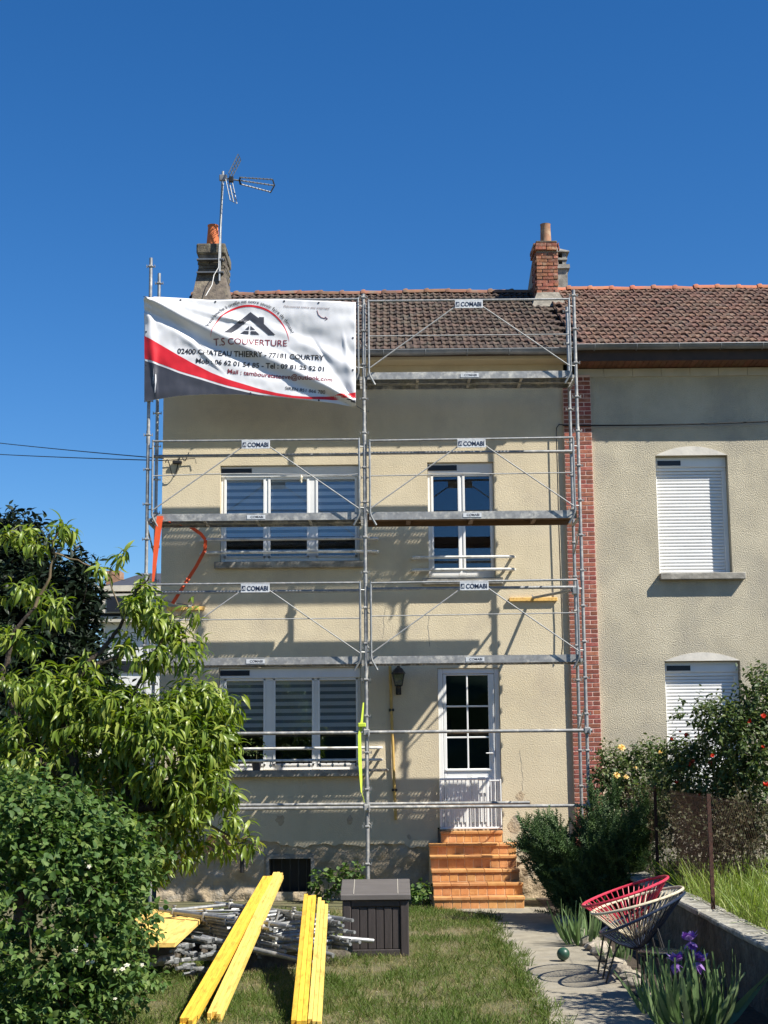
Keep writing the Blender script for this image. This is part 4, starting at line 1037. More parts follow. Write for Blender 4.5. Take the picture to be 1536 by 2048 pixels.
# steps: terracotta tiles on a masonry core
st = thing('front_steps', 'orange terracotta tiled steps leading up to the front door', 'steps', (1.2, -.8, 0))
sY = [-.02, -.30, -.56, -.82, -1.08, -1.34]
zs = [.955]
rows = [(880,1006,1662,-.16), (857,1034,1687,-.42), (859,1034,1711.5,-.68), (862,1040,1739,-.93), (865,1047,1766,-1.17), (867,1050,1794,-1.40)]
core = MB(); tv = []
prevY = -.0
ztops = [Z(950, r[2], r[3]) for r in rows]
for i, (l, r, py, Yf) in enumerate(rows):
    xl, xr = X(l, py, Yf), X(r, py, Yf); zt = ztops[i]; zn = ztops[i+1] if i < 5 else 0.0
    core.box((xl+.012, Yf+.0125, -.02), (xr-.012, .02 if i == 0 else prevY+.05, zt-.012-.001*i))
    # nosing tiles on the tread
    nt_ = 5; wt = (xr-xl)/nt_
    for k in range(nt_): MB().cbox((xl+k*wt+.002, Yf-.012, zt-.042), (xl+(k+1)*wt-.002, (prevY if i else -.0)-.003+.0, zt+rng.uniform(-.001,.001)), .006).build('nosing_tile', m_terra, st)
    if i < 5 or True:
        nr = 8 if i == 0 else 10; wr = (xr-xl-.02)/nr
        if zt - .046 - zn > .03:
            for k in range(nr): MB().cbox((xl+.01+k*wr+.0035, Yf+.007+rng.uniform(0,.003), zn+.004), (xl+.01+(k+1)*wr-.0035, Yf+.034, zt-.045), .004).build('riser_tile', m_terra, st)
    prevY = Yf
core.build('core', m_grout, st)

# baby gate standing at the door
gYg = -.06; gx0, gx1 = X(879,1600,gYg), X(1003,1600,gYg); gz0, gz1 = Z(940,1660,gYg)+.012, Z(940,1556,gYg)
gt_ = thing('safety_gate', 'white metal child safety gate standing across the front door', 'gate', ((gx0+gx1)/2, gYg, gz0))
MB().cbox((gx0,gYg-.018,gz0),(gx1,gYg+.018,gz0+.03),.006).build('bottom_rail', m_white, gt_)
xg = X(903,1600,gYg); xr = X(976,1600,gYg)
MB().cbox((gx0,gYg-.014,gz1-.03),(xr-.15,gYg+.014,gz1),.006).build('top_rail', m_white, gt_)
MB().cbox((xr-.15,gYg-.022,gz1-.035),(xr-.03,gYg+.022,gz1+.012),.01).build('latch_handle', m_white, gt_)
MB().cbox((xr-.03,gYg-.02,gz0+.031),(xr+.012,gYg+.02,gz1+.005),.008).build('gate_post', m_white, gt_)
MB().cbox((gx0,gYg-.02,gz0+.031),(gx0+.03,gYg+.02,gz1-.031),.008).build('gate_post', m_white, gt_)
MB().cbox((gx1-.02,gYg-.016,gz0+.031),(gx1,gYg+.016,gz1-.02),.006).build('gate_post', m_white, gt_)
k = 0; x = gx0 + .085
while x < gx1 - .04:
    if not xr-.045 < x < xr+.03: MB().tube([(x,gYg,gz0+.03),(x,gYg,gz1-.03 if x < xr else gz1-.05)], .008, 6).build('bar', m_white, gt_)
    x += .061
MB().cbox((xr+.0125,gYg-.010,gz1-.05),(gx1-.021,gYg+.010,gz1-.03),.004).build('top_rail', m_white, gt_)

# round dish and black stub pipe low on the wall, pot on the sill, bulbs
dx, dz = X(435,1690,-.08), Z(435,1690,-.08)
o = MB().lathe([(.0,-.02),(.17,-.02),(.185,-.03),(.185,-.06),(.165,-.06),(.14,-.03),(.06,-.02),(.05,-.05),(.0,-.05)], (dx,-.0,dz), 24, 'y').build('wall_dish', m_potold, smooth=True)
tag(o, 'round brownish basin hung low on the wall beside the peach tree', 'basin')
tag(MB().tube([(X(484,1720,-.1),-.1,Z(484,1745,-.1)),(X(484,1720,-.1),-.1,Z(484,1680,-.1))], .03, 8).lathe([(.04,0),(.04,.03)], (X(484,1720,-.1),-.1,Z(484,1682,-.1)), 8).tube([(X(484,1720,-.1),-.1,Z(484,1740,-.1)),(X(484,1720,-.1),.03,Z(484,1740,-.1))], .03, 8).build('stub_pipe', m_black, smooth=True), 'short black pipe standing at the wall left of the cellar window', 'pipe')
px_, pz_ = X(513,1530,-.06), opC[2]
pt = thing('potted_plant', 'small potted plant on the lower window sill', 'plant', (px_, -.06, pz_))
MB().lathe([(.055,0),(.075,.12),(.085,.125),(.085,.15),(.07,.15),(.065,.13)], (px_,-.06,pz_), 14).build('pot', m_pdark, pt, smooth=True)

sl_ = thing('string_lights', 'string of small bulbs hung along the lower window guard bar', 'string lights', (X(600,1525,-.2), -.2, Z(600,1525,-.2)))
bz = Z(600,1523,-.2); xs_ = [X(q, 1525, -.2) for q in (541,564,596,618,640,665,690,712)]
MB().tube([(q, -.2, bz - .03*(k % 2)) for k, q in enumerate(x for p in zip(xs_, xs_[1:]) for x in (p[0], (p[0]+p[1])/2))] + [(xs_[-1], -.2, bz)], .003, 4).build('wire', m_black, sl_)
for q in xs_:
    b_ = MB().lathe([(.006,0),(.008,-.02),(.008,-.03)][::-1], (q,-.2,bz), 8).build('socket', m_black, sl_); MB().lathe([(.004,-.085),(.018,-.07),(.022,-.055),(.012,-.035),(.007,-.03)], (q,-.2,bz), 10).build('bulb', m_glassd, sl_, smooth=True)

# ================================================================== GARDEN THINGS
# storage box
b0 = G(752, 1914); bw, bd, bh = .70, .60, .585
bx, by = b0.x - .0, b0.y
sb_ = thing('storage_box', 'dark brown resin garden storage box with grey-brown lid standing on the lawn', 'storage box', (bx, by + bd/2, 0))
xl, xr = bx - bw/2, bx + bw/2
m = MB()
m.cbox((xl, by+.03, .0), (xr, by+bd, bh), .01); m.build('body', m_box, sb_)
for s_ in (0, 1):
    a = xl if s_ == 0 else xr - .09; MB().cbox((a, by-.004, .0), (a+.09, by+.04, bh-.002), .01).build('corner_post', m_box, sb_)
MB().cbox((xl+.091, by+.002, .0), (xr-.091, by+.035, .075), .006).build('bottom_rail', m_box, sb_)
MB().cbox((xl+.091, by+.002, bh-.07), (xr-.091, by+.035, bh-.003), .006).build('top_rail', m_box, sb_)
wS = (bw - .182) / 6
for k in range(6): MB().cbox((xl+.091+k*wS+.003, by+.012+.004*(k % 2), .078), (xl+.091+(k+1)*wS-.003, by+.034, bh-.073-(0 if 0 < k < 5 else .012)), .006).build('slat', m_box, sb_)
for k in range(5): MB().cbox((xl-.004, by+.07+k*.1, .03), (xl+.006, by+.155+k*.1, bh-.05), .004).build('slat', m_box, sb_)
lidp = [(by-.035, bh+.0), (by-.035, bh+.055), (by-.02, bh+.066), (by+bd*.98, bh+.165), (by+bd+.02, bh+.155), (by+bd+.02, bh+.0)]
lid = MB().prism(lidp, xl-.02, xr+.02, 'x').build('lid', m_boxlid, sb_, bev=.006)
for fx in (.17, .84):
    x = xl + bw*fx; MB().obox((x, by-.03, bh+.0655), (x, by+bd*.97, bh+.1655), .005, .003).build('lid_seam', m_frieze, lid)

# yellow battens in bundles, near ends on the grass, far ends up on the pile
def bundle(near, far, zn, zf, nw, nh, w, h, mat, what, skipf=None, dl=.0):
    a = G(*near, zn); b = G(*far, zf); d = (b - a); L = d.length; d.normalize(); sd = d.cross(Vector((0,0,1))).normalized(); up = sd.cross(d)
    lay = {1: ['only'], 2: ['lower', 'upper']}[nh]; colm_ = {2: ['left', 'right'], 3: ['left', 'middle', 'right']}[nw]
    for j in range(nh):
        for i in range(nw):
            if skipf and skipf(i, j): continue
            o = sd * ((i - (nw-1)/2) * w) + up * ((j - nh) * h + h/2)
            s0 = rng.uniform(-.03, .05); s1 = rng.uniform(-.06, .02) + dl * (i - 1)
            mb = MB(); p0, p1 = a + d * s0 + o, b + d * s1 + o
            q = []; ww, hh = w - .0025, h - .002
            for p in (p0, p0.lerp(p1, .5) - up*.012*0, p1):
                for (k, l) in ((-1,-1),(1,-1),(1,1),(-1,1)): q.append(p + sd*(k*ww/2) + up*(l*hh/2))
            mb.add(q, [(0,3,2,1),(8,9,10,11)] + [(r*4+k, r*4+(k+1) % 4, r*4+4+(k+1) % 4, r*4+4+k) for r in (0,1) for k in range(4)])
            o_ = mb.build('timber_batten', mat, bev=.002)
            where = f"{colm_[i]} batten" if nh == 1 else f"{colm_[i]} batten in the {lay[j]} layer"
            tag(o_, f'yellow timber, {where} of the {what}', 'timber', 'yellow timber battens leaning on the pile')
bundle((372,2038), (537,1750), .085, .78, 3, 2, .038, .042, m_timy, 'longest bundle, nearest the shrub')
bundle((428,2026), (557,1743), .085, .80, 3, 2, .038, .042, m_timl, 'second bundle from the shrub')
bundle((598,2040), (620,1788), .085, .70, 3, 2, .042, .042, m_timy, 'third bundle, deep yellow')
bundle((629,2040), (646,1800), .085, .66, 3, 2, .036, .042, m_timl, 'paler bundle nearest the storage box', dl=-.12)
# wide boards lying left, half under the leaves
for k in range(6):
    x = -2.95 + k * .163
    o = MB().cbox((x, -7.95 + rng.uniform(-.1,.1), .36), (x+.158, -5.0 + rng.uniform(-.1,.1), .40 + rng.uniform(0,.006)), .003).build('timber_board', m_timb)
    tag(o, 'wide yellow board lying flat beside the shrub, ' + ['leftmost', 'second from the left', 'third from the left', 'fourth from the left', 'second from the right', 'rightmost'][k] + ' of six', 'timber', 'wide yellow boards under the leaves')
for k, y in enumerate((-6.9, -5.6)):
    tag(MB().cbox((-2.9, y-.05, 0), (-2.1, y+.05, .358), .006).build('bearer_block', m_chgrey), ('front' if k == 0 else 'back') + ' timber bearer under the wide yellow boards', 'timber')

# pile of dismantled scaffold frames
pc = Vector((-1.36, -6.15, 0)); ang = math.radians(-52)
for k in range(2):
    d = Vector((math.cos(ang+1.57), math.sin(ang+1.57), 0)); c = pc + Vector((math.cos(ang), math.sin(ang), 0)) * (-.55 + 1.1*k)
    tag(MB().obox(c - d*.75 + Vector((0,0,.07)), c + d*.75 + Vector((0,0,.07)), .2, .14).build('timber_bearer', m_chgrey, bev=.006), ('left' if k == 0 else 'right') + ' grey wooden bearer under the steel pile', 'timber')
def frame_thing(k, z, a, off, label):
    t = thing('dismantled_scaffold_section', label, 'scaffold frame', pc + Vector((off[0], off[1], z)), 'dismantled scaffold frames in the pile')
    base = Matrix.Translation(pc + Vector((off[0], off[1], z))) @ Matrix.Rotation(a, 4, 'Z') @ Matrix.Rotation(math.radians(rng.uniform(-1.2,1.2)), 4, 'Y') @ Matrix.Rotation(math.radians(rng.uniform(-1,1)), 4, 'X')
    def tb(pts, r, nm, n=8): return MB().tube([base @ Vector(p) for p in pts], r, n).build(nm, m_galv, t, smooth=True)
    for s_ in (-1, 1):
        tb([(-1.0, s_*.4, 0), (1.0, s_*.4, 0)], .0245, 'post', 10)
        for q in (-.75, -.25, .25, .75): link('collar', colm, t, base @ Matrix.Translation((q, s_*.4, 0)) @ Matrix.Rotation(math.pi/2, 4, 'Y'))
        tb([(1.0, s_*.4, 0), (1.12, s_*.4, 0)], .018, 'spigot')
    for q in (-.82, .0, .82): tb([(q, -.39, 0), (q, .39, 0)], .019, 'transom')
    tb([(-.8, -.38, .0), (-.05, .38, .0)], .012, 'brace', 6); tb([(.8, -.38, .0), (.05, .38, .0)], .012, 'brace', 6)
rank = ['lowest', 'second lowest', 'third lowest', 'fourth lowest', 'fifth lowest', 'fifth from the top', 'fourth from the top', 'third from the top', 'second from the top', 'topmost']
NF = 9
for k in range(NF):
    frame_thing(k, .165 + k * .037, ang + rng.uniform(-.06,.06) + (.18 if k == NF-1 else 0), (rng.uniform(-.10,.08) - .015*k, rng.uniform(-.08,.08)), f'galvanised scaffold frame lying flat, {rank[k] if k < 5 else rank[k+1]} in the pile behind the yellow timbers')
ends = ['frontmost', 'second from the front', 'third from the front', 'fourth from the front', 'fifth from the front', 'rearmost']
for k in range(6):
    y0 = -7.75 + k * .24; z = .10 + .05 * (k % 3) + .03
    a = Vector((-1.75 + rng.uniform(-.1,.2), y0 + .75, z + .2)); b = Vector((-.62 + .1*rng.random() + (.38 if k == 1 else 0), y0 + .1, z))
    if k == 1: b.y = by - .12
    o = MB().tube([a, b], .0245, 10).build('scaffold_tube', m_galv, None, smooth=True)
    tag(o, f'loose galvanised tube sticking out of the pile beside the storage box, {ends[k]}', 'tube', 'loose tubes in the pile')
# heap of base jacks and couplers at the left end of the pile
for k in range(16):
    t0 = G(rng.uniform(305,425), 1, 0) if False else Vector((rng.uniform(-2.15,-1.55), rng.uniform(-7.5,-6.9), 0))
    z = .05 + .055 * rng.randrange(0, 5); a = rng.uniform(-2.3,-1.8); d = Vector((math.cos(a), math.sin(a), rng.uniform(-.1,.25))).normalized(); L = rng.uniform(.22,.4)
    p = t0 + Vector((0,0,z))
    m = MB().tube([p, p + d*L], .024, 9).tube([p + d*L*.98, p + d*(L+.1)], .017, 8)
    c = p + d * L * .55; m.lathe([(.03,-.03),(.042,-.02),(.042,.02),(.03,.03)], c, 8); m.obox(c - d*.02 + Vector((.03,0,0)), c + d*.02 + Vector((.09,0,.01)), .03, .03)
    o = m.build('scaffold_jack', m_galv, None, smooth=True); tag(o, 'short galvanised scaffold jack in the heap at the left end of the pile', 'scaffold jack', 'scaffold jacks heaped at the left end of the pile')

# low wall, coping, fence
wx0, wx1 = 3.0, 3.24
rw = thing('retaining_wall', 'low grey cement garden wall with lichened coping right of the path', 'wall', (3.12, -7, 0))
m = MB(); vs = []; fs = []; ny, nz = 150, 10
for j in range(nz + 1):
    for i in range(ny + 1):
        y = -14 + 12.6 * i / ny; z = .56 * j / nz - .02
        vs.append((wx0 + .035 * mn.fractal(Vector((y*2.2, z*3, 0)), .7, 2.1, 4) + .02, y, z))
for j in range(nz):
    for i in range(ny): k = j*(ny+1)+i; fs.append((k, k+1, k+ny+2, k+ny+1))
m.add(vs, fs); m.box((wx0+.06, -14, -.02), (wx1, -1.4, .55)); m.build('wall_body', m_wallc, rw, smooth=True)
y = -14
while y < -1.5:
    L = rng.uniform(.38,.62); a = rng.uniform(-.012,.012)
    MB().cbox((wx0-.03+a, y+.006, .545), (wx1+.02+a, min(y+L, -1.4), .60+rng.uniform(-.01,.012)), .014).build('coping_stone', m_coping, rw); y += L
fe = thing('wire_fence', 'rusty wire mesh fence on iron posts along the low garden wall', 'fence', (3.28, -7, .55))
fpos = [(X(1243,1650,-1.6), -1.6), (X(1314,1700,-3.9), -3.9), (X(1424,1760,-7.55), -7.55), (3.2, -11.3)]
ftop = [1.72, 1.70, 1.70, 1.70]
for (x, y), zt in zip(fpos, ftop):
    m = MB().box((x-.018, y-.018, .5), (x+.018, y-.013, zt)); m.box((x-.018, y-.0129, .5), (x-.013, y+.018, zt)); m.build('post', m_rust, fe)
for i in range(3):
    (xa, ya), (xb, yb) = fpos[i], fpos[i+1]; A = Vector((xa, ya, 0)); B = Vector((xb, yb, 0)); L = (B-A).length
    for z in (.62, 1.15, 1.66):
        MB().tube([A.lerp(B, t/6) + Vector((.02,0,z - .02*math.sin(math.pi*t/6))) for t in range(7)], .0022, 4).build('wire', m_rust, fe)
    vs = []; fs = []; p = .075; n = int(L/p); hh = 1.06; q = int(hh/p)
    mw = MB()
    for s_ in (-1, 1):
        for k in range(-q, n + q):
            u0, u1 = k*p, k*p + s_*hh
            def cl(u, v): return A.lerp(B, u/L) + Vector((.024 + .015*mn.noise(Vector((u*1.3, v*1.3, 0))), 0, .61 + v))
            v0, v1 = 0.0, hh
            if u0 < 0: v0 = -u0 if s_ > 0 else None
            if s_ < 0 and u0 > L: v0 = u0 - L
            if v0 is None: continue
            if s_ > 0 and u1 > L: v1 = L - u0
            if s_ < 0 and u1 < 0: v1 = u0
            if u0 > L and s_ > 0: continue
            if v1 - v0 < .05: continue
            mw.tube([cl(u0 + s_*(v0 + (v1-v0)*t/3), v0 + (v1-v0)*t/3) for t in range(4)], .0008, 3, False)
    o = mw.build('wire_mesh', m_rust, fe); o['kind'] = 'stuff'

# cord chairs
def cord_chair(C, A, B, Y, knot, mat, label, rr=.42, tilt=.008, ncord=44):
    c = P(*C, Y); a = P(*A, Y); b = P(*B, Y); ax1 = (b - a) / 2; c = (a + b) / 2; vd = Vector((c.x, Y - CAM.y, 0)).normalized() * rr; ax2 = Vector((vd.x, vd.y, tilt)); k = P(*knot, Y + .02)
    t = thing('cord_chair', label, 'chair', (c.x, c.y, 0), 'cord chairs nested beside the path')
    ring = [c + ax1*math.cos(u) + ax2*math.sin(u) for u in [2*math.pi*i/48 for i in range(49)]]
    MB().tube(ring, .0135, 8).build('rim', mat, t, smooth=True)
    kr = [k + ax1*.16*math.cos(u) + ax2*.16*math.sin(u) for u in [2*math.pi*i/16 for i in range(17)]]
    MB().tube(kr, .009, 6).build('seat_ring', mat, t, smooth=True)
    for i in range(ncord):
        u = 2*math.pi*(i+.5)/ncord; p = c + ax1*math.cos(u) + ax2*math.sin(u); q = k + ax1*.15*math.cos(u) + ax2*.15*math.sin(u)
        mid = p.lerp(q, .5) + (k - c) * .06 * (1 if math.sin(u) < .3 else .5)
        MB().tube([p, mid, q], .0055, 5).build('cord', mat, t)
    legs = []
    for u in (math.pi*.95, -.75, 1.25):
        p = c + ax1*math.cos(u)*.8 + ax2*math.sin(u)*.8; p = p.lerp(k, .45)
        f = Vector((k.x + math.cos(u)*.33, k.y + math.sin(u)*.33, .012))
        MB().tube([p, p.lerp(f, .5) + Vector((0,0,.05)), f], .009, 7).build('leg', m_black, t, smooth=True)
    return t
cord_chair((1250,1783), (1165,1811), (1336,1754), -7.55, (1262,1855), m_cordr, 'raspberry red cord chair at the back of the nested chairs')
cord_chair((1275,1800), (1183,1826), (1366,1776), -7.9, (1274,1872), m_cordb, 'beige cord chair between the red and the navy one')
cord_chair((1285,1825), (1200,1866), (1369,1785), -8.15, (1282,1893), m_cordn, 'navy blue cord chair in front of the beige one', tilt=.0)
tc = P(1322, 1903, -8.9)
tt = thing('side_table', 'small dark round side table beside the low wall under the chairs', 'table', (tc.x, tc.y, 0))
MB().lathe([(.19,-.012),(.2,-.008),(.2,.004),(.19,.008)], tc, 28).build('table_top', m_glassy, tt, smooth=True)
MB().tube([tc + Vector((.18*math.cos(u), .18*math.sin(u), -.02)) for u in [2*math.pi*i/24 for i in range(25)]], .009, 6).build('top_ring', m_black, tt)
for u in (.5, 2.6, 4.7): MB().tube([tc + Vector((.17*math.cos(u), .17*math.sin(u), -.02)), (tc.x+.2*math.cos(u), tc.y+.2*math.sin(u), .01)], .008, 6).build('leg', m_black, tt)
g = G(1127, 1924); r = .066
o = MB().lathe([(r*math.sin(math.pi*i/12) + .0001, -r*math.cos(math.pi*i/12)) for i in range(13)], (g.x, g.y, r + .014), 18).build('ball', m_ball, None, smooth=True); tag(o, 'dark green ball lying on the path under the leaves', 'ball')
# rough stones along the bed
stn = []
for k in range(3):
    bm = bmesh.new(); bmesh.ops.create_icosphere(bm, subdivisions=2, radius=1)
    for v in bm.verts: v.co *= 1 + .32*mn.noise(v.co*1.3 + Vector((k*7, 0, 0))) + .10*mn.noise(v.co*4 + Vector((k*3, 1, 0))); v.co.z *= .62
    me = bpy.data.meshes.new('edging_stone'); bm.to_mesh(me); bm.free(); me.materials.append(m_stone); stn.append(me)
ORD = 'first second third fourth fifth sixth seventh eighth ninth tenth eleventh twelfth thirteenth fourteenth fifteenth sixteenth seventeenth eighteenth nineteenth twentieth'.split()
n = 20
for k in range(n):
    y = -10.9 + k * .43 + rng.uniform(-.06,.06); s_ = rng.uniform(.075,.125)
    x = 2.24 + .05*mn.noise(Vector((y*2, 0, 0)))
    o = link('edging_stone', stn[k % 3], None, Matrix.Translation((x, y, .04)) @ Matrix.Rotation(rng.uniform(0,6.28), 4, 'Z') @ Matrix.Diagonal((s_*1.35, s_, s_, 1)))
    tag(o, f'rough pale stone edging the flower bed, {ORD[k]} from the front of the row', 'stone', 'stones edging the flower bed')

# ================================================================== FAR THINGS
dY = 24.0
dh = thing('distant_house', 'white house with a slate mansard roof seen far off left of the scaffold', 'house', P(300, 1340, dY))
xa, xb = X(190,1280,dY), X(470,1280,dY); ze_ = Z(250,1238,dY); zm = Z(250,1176,dY); zt = Z(260,1123,dY)
MB().box((xa+.25, dY, 0), (xb, dY+9, ze_-.1)).build('wall', m_wallw, dh)
MB().box((xa-.1, dY-.35, ze_-.12), (xb, dY+9.3, ze_+.05)).build('eave', m_frieze, dh)
def frus(a, b, z0, z1, i0, i1, sl):
    return MB().add([(a,dY+i0,z0),(b,dY+i0,z0),(b,dY+9-i0,z0),(a,dY+9-i0,z0),(a+sl,dY+i1,z1),(b,dY+i1,z1),(b,dY+9-i1,z1),(a+sl,dY+9-i1,z1)], [(0,1,5,4),(1,2,6,5),(2,3,7,6),(3,0,4,7),(4,5,6,7),(0,3,2,1)])
frus(xa, xb, ze_+.05, zm-.1, -.2, .25, .15).build('mansard', m_slate, dh)
MB().box((xa-.05, dY-.05, zm-.1), (xb, dY+9, zm+.08)).build('cornice', m_frieze, dh)
frus(xa+.15, xb, zm+.08, zt, .2, 3.2, .75).build('roof', m_slate, dh)
MB().box((X(222,1115,dY+3)-.15, dY+3, zt-.6), (X(222,1115,dY+3)+.3, dY+3.8, zt+.08)).build('chimney', m_potold, dh)
for px in (245, 305):
    x = X(px, 1200, dY)
    w = MB().box((x-.55, dY-.42, Z(px,1228,dY)), (x+.55, dY-.02, Z(px,1190,dY))).build('dormer', m_frieze, dh); MB().box((x-.4, dY-.45, Z(px,1226,dY)), (x+.4, dY-.43, Z(px,1195,dY))).build('pane', m_vent, w)
    MB().box((x-.5, dY-.05, Z(px,1345,dY)), (x+.5, dY-.01, Z(px,1322,dY))).build('window', m_vent, dh)
# hedge behind the viewer: mirrored in the window panes
hg = thing('hedge', 'tall dark hedge across the garden mirrored in the window panes', 'hedge', (0, -46, 0))
m = MB(); vs = []; fs = []
for j in range(11):
    for i in range(61):
        x = -30 + i; z = j * .58; dd = 1.2 * mn.noise(Vector((x*.35, z*.5, 0))) + .6 * mn.noise(Vector((x*.9, z*1.1, 3)))
        vs.append((x, -46 + dd - .12*j, z + (.9*mn.noise(Vector((x*.3, 7, 0))) if j > 6 else 0)))
for j in range(10):
    for i in range(60): k = j*61+i; fs.append((k, k+1, k+62, k+61))
lm_hedge = leafmat('leaf_hedge', (.035,.06,.022), (.05,.085,.03), (.075,.11,.04), 0)
m.add(vs, fs).build('foliage', lm_hedge, hg, smooth=True)

# ================================================================== PLANTS
lm_peach = leafmat('leaf_peach', (.085,.14,.020), (.165,.235,.034), (.31,.35,.075), .34, .38)
lm_shrub = leafmat('leaf_shrub', (.042,.088,.022), (.085,.155,.036), (.17,.23,.06), .3, .6, .3)
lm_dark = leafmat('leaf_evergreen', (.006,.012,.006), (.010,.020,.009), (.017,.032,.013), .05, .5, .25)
lm_rose = leafmat('leaf_rose', (.038,.068,.020), (.07,.11,.030), (.14,.165,.050), .28, .5)
lm_dull = leafmat('leaf_dull', (.035,.045,.016), (.06,.065,.024), (.11,.095,.05), .2, .6)
lm_iris = leafmat('leaf_iris', (.095,.155,.060), (.13,.20,.08), (.19,.26,.12), .28, .4)
lm_rosem = leafmat('leaf_rosemary', (.026,.056,.016), (.045,.088,.024), (.085,.135,.040), .12, .6)
lm_wild = leafmat('leaf_wild_grass', (.13,.21,.03), (.20,.28,.045), (.30,.34,.09), .38, .5)
lm_lawn = leafmat('leaf_lawn', (.075,.125,.022), (.15,.17,.05), (.33,.27,.14), .3, .6, .2, rnd=False)
lm_irisf = leafmat('petal_purple', (.16,.06,.30), (.34,.19,.50), (.58,.44,.72), .35, .5)
lm_red = leafmat('petal_red', (.52,.035,.02), (.62,.06,.03), (.66,.14,.06), .25, .5)
lm_yel = leafmat('petal_yellow', (.72,.48,.10), (.76,.56,.2), (.78,.62,.34), .3, .5)
lm_whi = leafmat('petal_white', (.66,.62,.46), (.72,.69,.56), (.75,.73,.66), .3, .5)

def unit(n):
    v = nrng.normal(size=(n, 3)); return v / np.linalg.norm(v, axis=1, keepdims=True)
def blob(px, py, rx, ry, Y, rY, n, shell=.45):
    """points in an egg-shaped volume centred on photo pixel (px,py) at depth Y; returns points and outward directions"""
    c = np.array(P(px, py, Y)); s = (Y - CAM.y) / FPX
    u = unit(n); r = shell + (1 - shell) * nrng.random(n) ** .7
    d = u * np.array([rx * s, rY, ry * s])
    return c + d * r[:, None], u
stem_t = (np.array([(0,-.006,0),(0,.006,0),(0,0,.009),(1,-.003,0),(1,.003,0),(1,0,.005)]), [(0,1,4,3),(1,2,5,4),(2,0,3,5)])
def twigs(pos, axis, tl, k, ls, droop, spread=.85, upn=.35, t0=.2):
    """leaves spiralling round each twig, drooping; returns leaf frames and stem frames"""
    n = len(pos); axis = axis / np.linalg.norm(axis, axis=1, keepdims=True)
    ref = np.where(np.abs(axis[:, 2:3]) > .9, np.array([[1., 0, 0]]), np.array([[0, 0, 1.]]))
    u = np.cross(axis, ref); u /= np.linalg.norm(u, axis=1, keepdims=True); w = np.cross(axis, u)
    P_, D_, S_ = [], [], []
    ph = nrng.random(n) * 6.28
    for i in range(k):
        t = t0 + (1 - t0) * i / max(k - 1, 1); a = ph + i * 2.4 + nrng.normal(size=n) * .3
        rad = u * np.cos(a)[:, None] + w * np.sin(a)[:, None]
        d = axis * (.25 + .5 * t) + rad * spread; d[:, 2] -= droop * nrng.random(n)
        P_.append(pos + axis * (tl * t)[:, None]); D_.append(d); S_.append(ls * (.65 + .55 * nrng.random(n)) * (1 - .25 * max(0, t - .7)))
    p = np.concatenate(P_); d = np.concatenate(D_); s = np.concatenate(S_)
    up = np.tile([0, 0, 1.], (len(p), 1)) + nrng.normal(size=(len(p), 3)) * upn
    return frames(p, d, up, s), frames(pos, axis, np.tile([.1, .2, 1.], (n, 1)), tl)
def stuffpart(name, tpl, mats, mat, parent):
    o = link(name, np_mesh(name, tpl[0], tpl[1], mats, mat), parent); o['kind'] = 'stuff'; return o
def limb(pts, r, parent, name='limb', mat=None): return MB().tube(pts, r, 8).build(name, mat or m_bark, parent, smooth=True)
def wob(pts, n=4, amp=.03):
    out = []
    for a, b in zip(pts, pts[1:]):
        for i in range(n):
            t = i / n; q = Vector(a).lerp(Vector(b), t); out.append(q + Vector((rng.gauss(0, amp), rng.gauss(0, amp), rng.gauss(0, amp))) * (1 if i or a is not pts[0] else 0))
    out.append(Vector(pts[-1])); return out

# ---- peach tree
pk = thing('peach_tree', 'peach tree with long drooping bright green leaves before the left of the scaffold', 'tree', P(190, 1950, -8.9))
PY = -8.9
def PP(px, py, dy=0.0): return P(px, py, PY + dy)
tb = G(175, 1935); tb = Vector((PP(180,1900).x, PY, 0))
limb(wob([tb, PP(185,1760), PP(195,1650), PP(150,1560), PP(80,1530)], 4, .015), [.10 - .0045*i for i in range(17)], pk, 'trunk')
for pts, r0 in (([PP(190,1660), PP(260,1610), PP(330,1620), PP(390,1590), PP(450,1500)], .055), ([PP(150,1560), PP(130,1440), PP(155,1350), PP(245,1308)], .05), ([PP(80,1530), PP(40,1450), PP(5,1350), PP(30,1260), PP(70,1215)], .04),
                ([PP(155,1350), PP(215,1290), PP(245,1240), PP(275,1180), PP(300,1150)], .022), ([PP(70,1215), PP(100,1150), PP(108,1080), PP(125,1040)], .014), ([PP(260,1610), PP(230,1500), PP(260,1400), PP(300,1330)], .035),
                ([PP(330,1620), PP(420,1650), PP(480,1680), PP(500,1672)], .012), ([PP(105,1105), PP(150,1120), PP(200,1145), PP(250,1160)], .007), ([PP(150,1560), PP(70,1600), PP(10,1610)], .03), ([PP(300,1330), PP(345,1240), PP(372,1215)], .010), ([PP(245,1240),PP(215,1150),PP(245,1100)], .006)):
    w = wob(pts, 4, .012); limb(w, [r0 * (1 - .75 * i / (len(w)-1)) + .002 for i in range(len(w))], pk, 'limb', m_bark if r0 > .02 else m_twig)
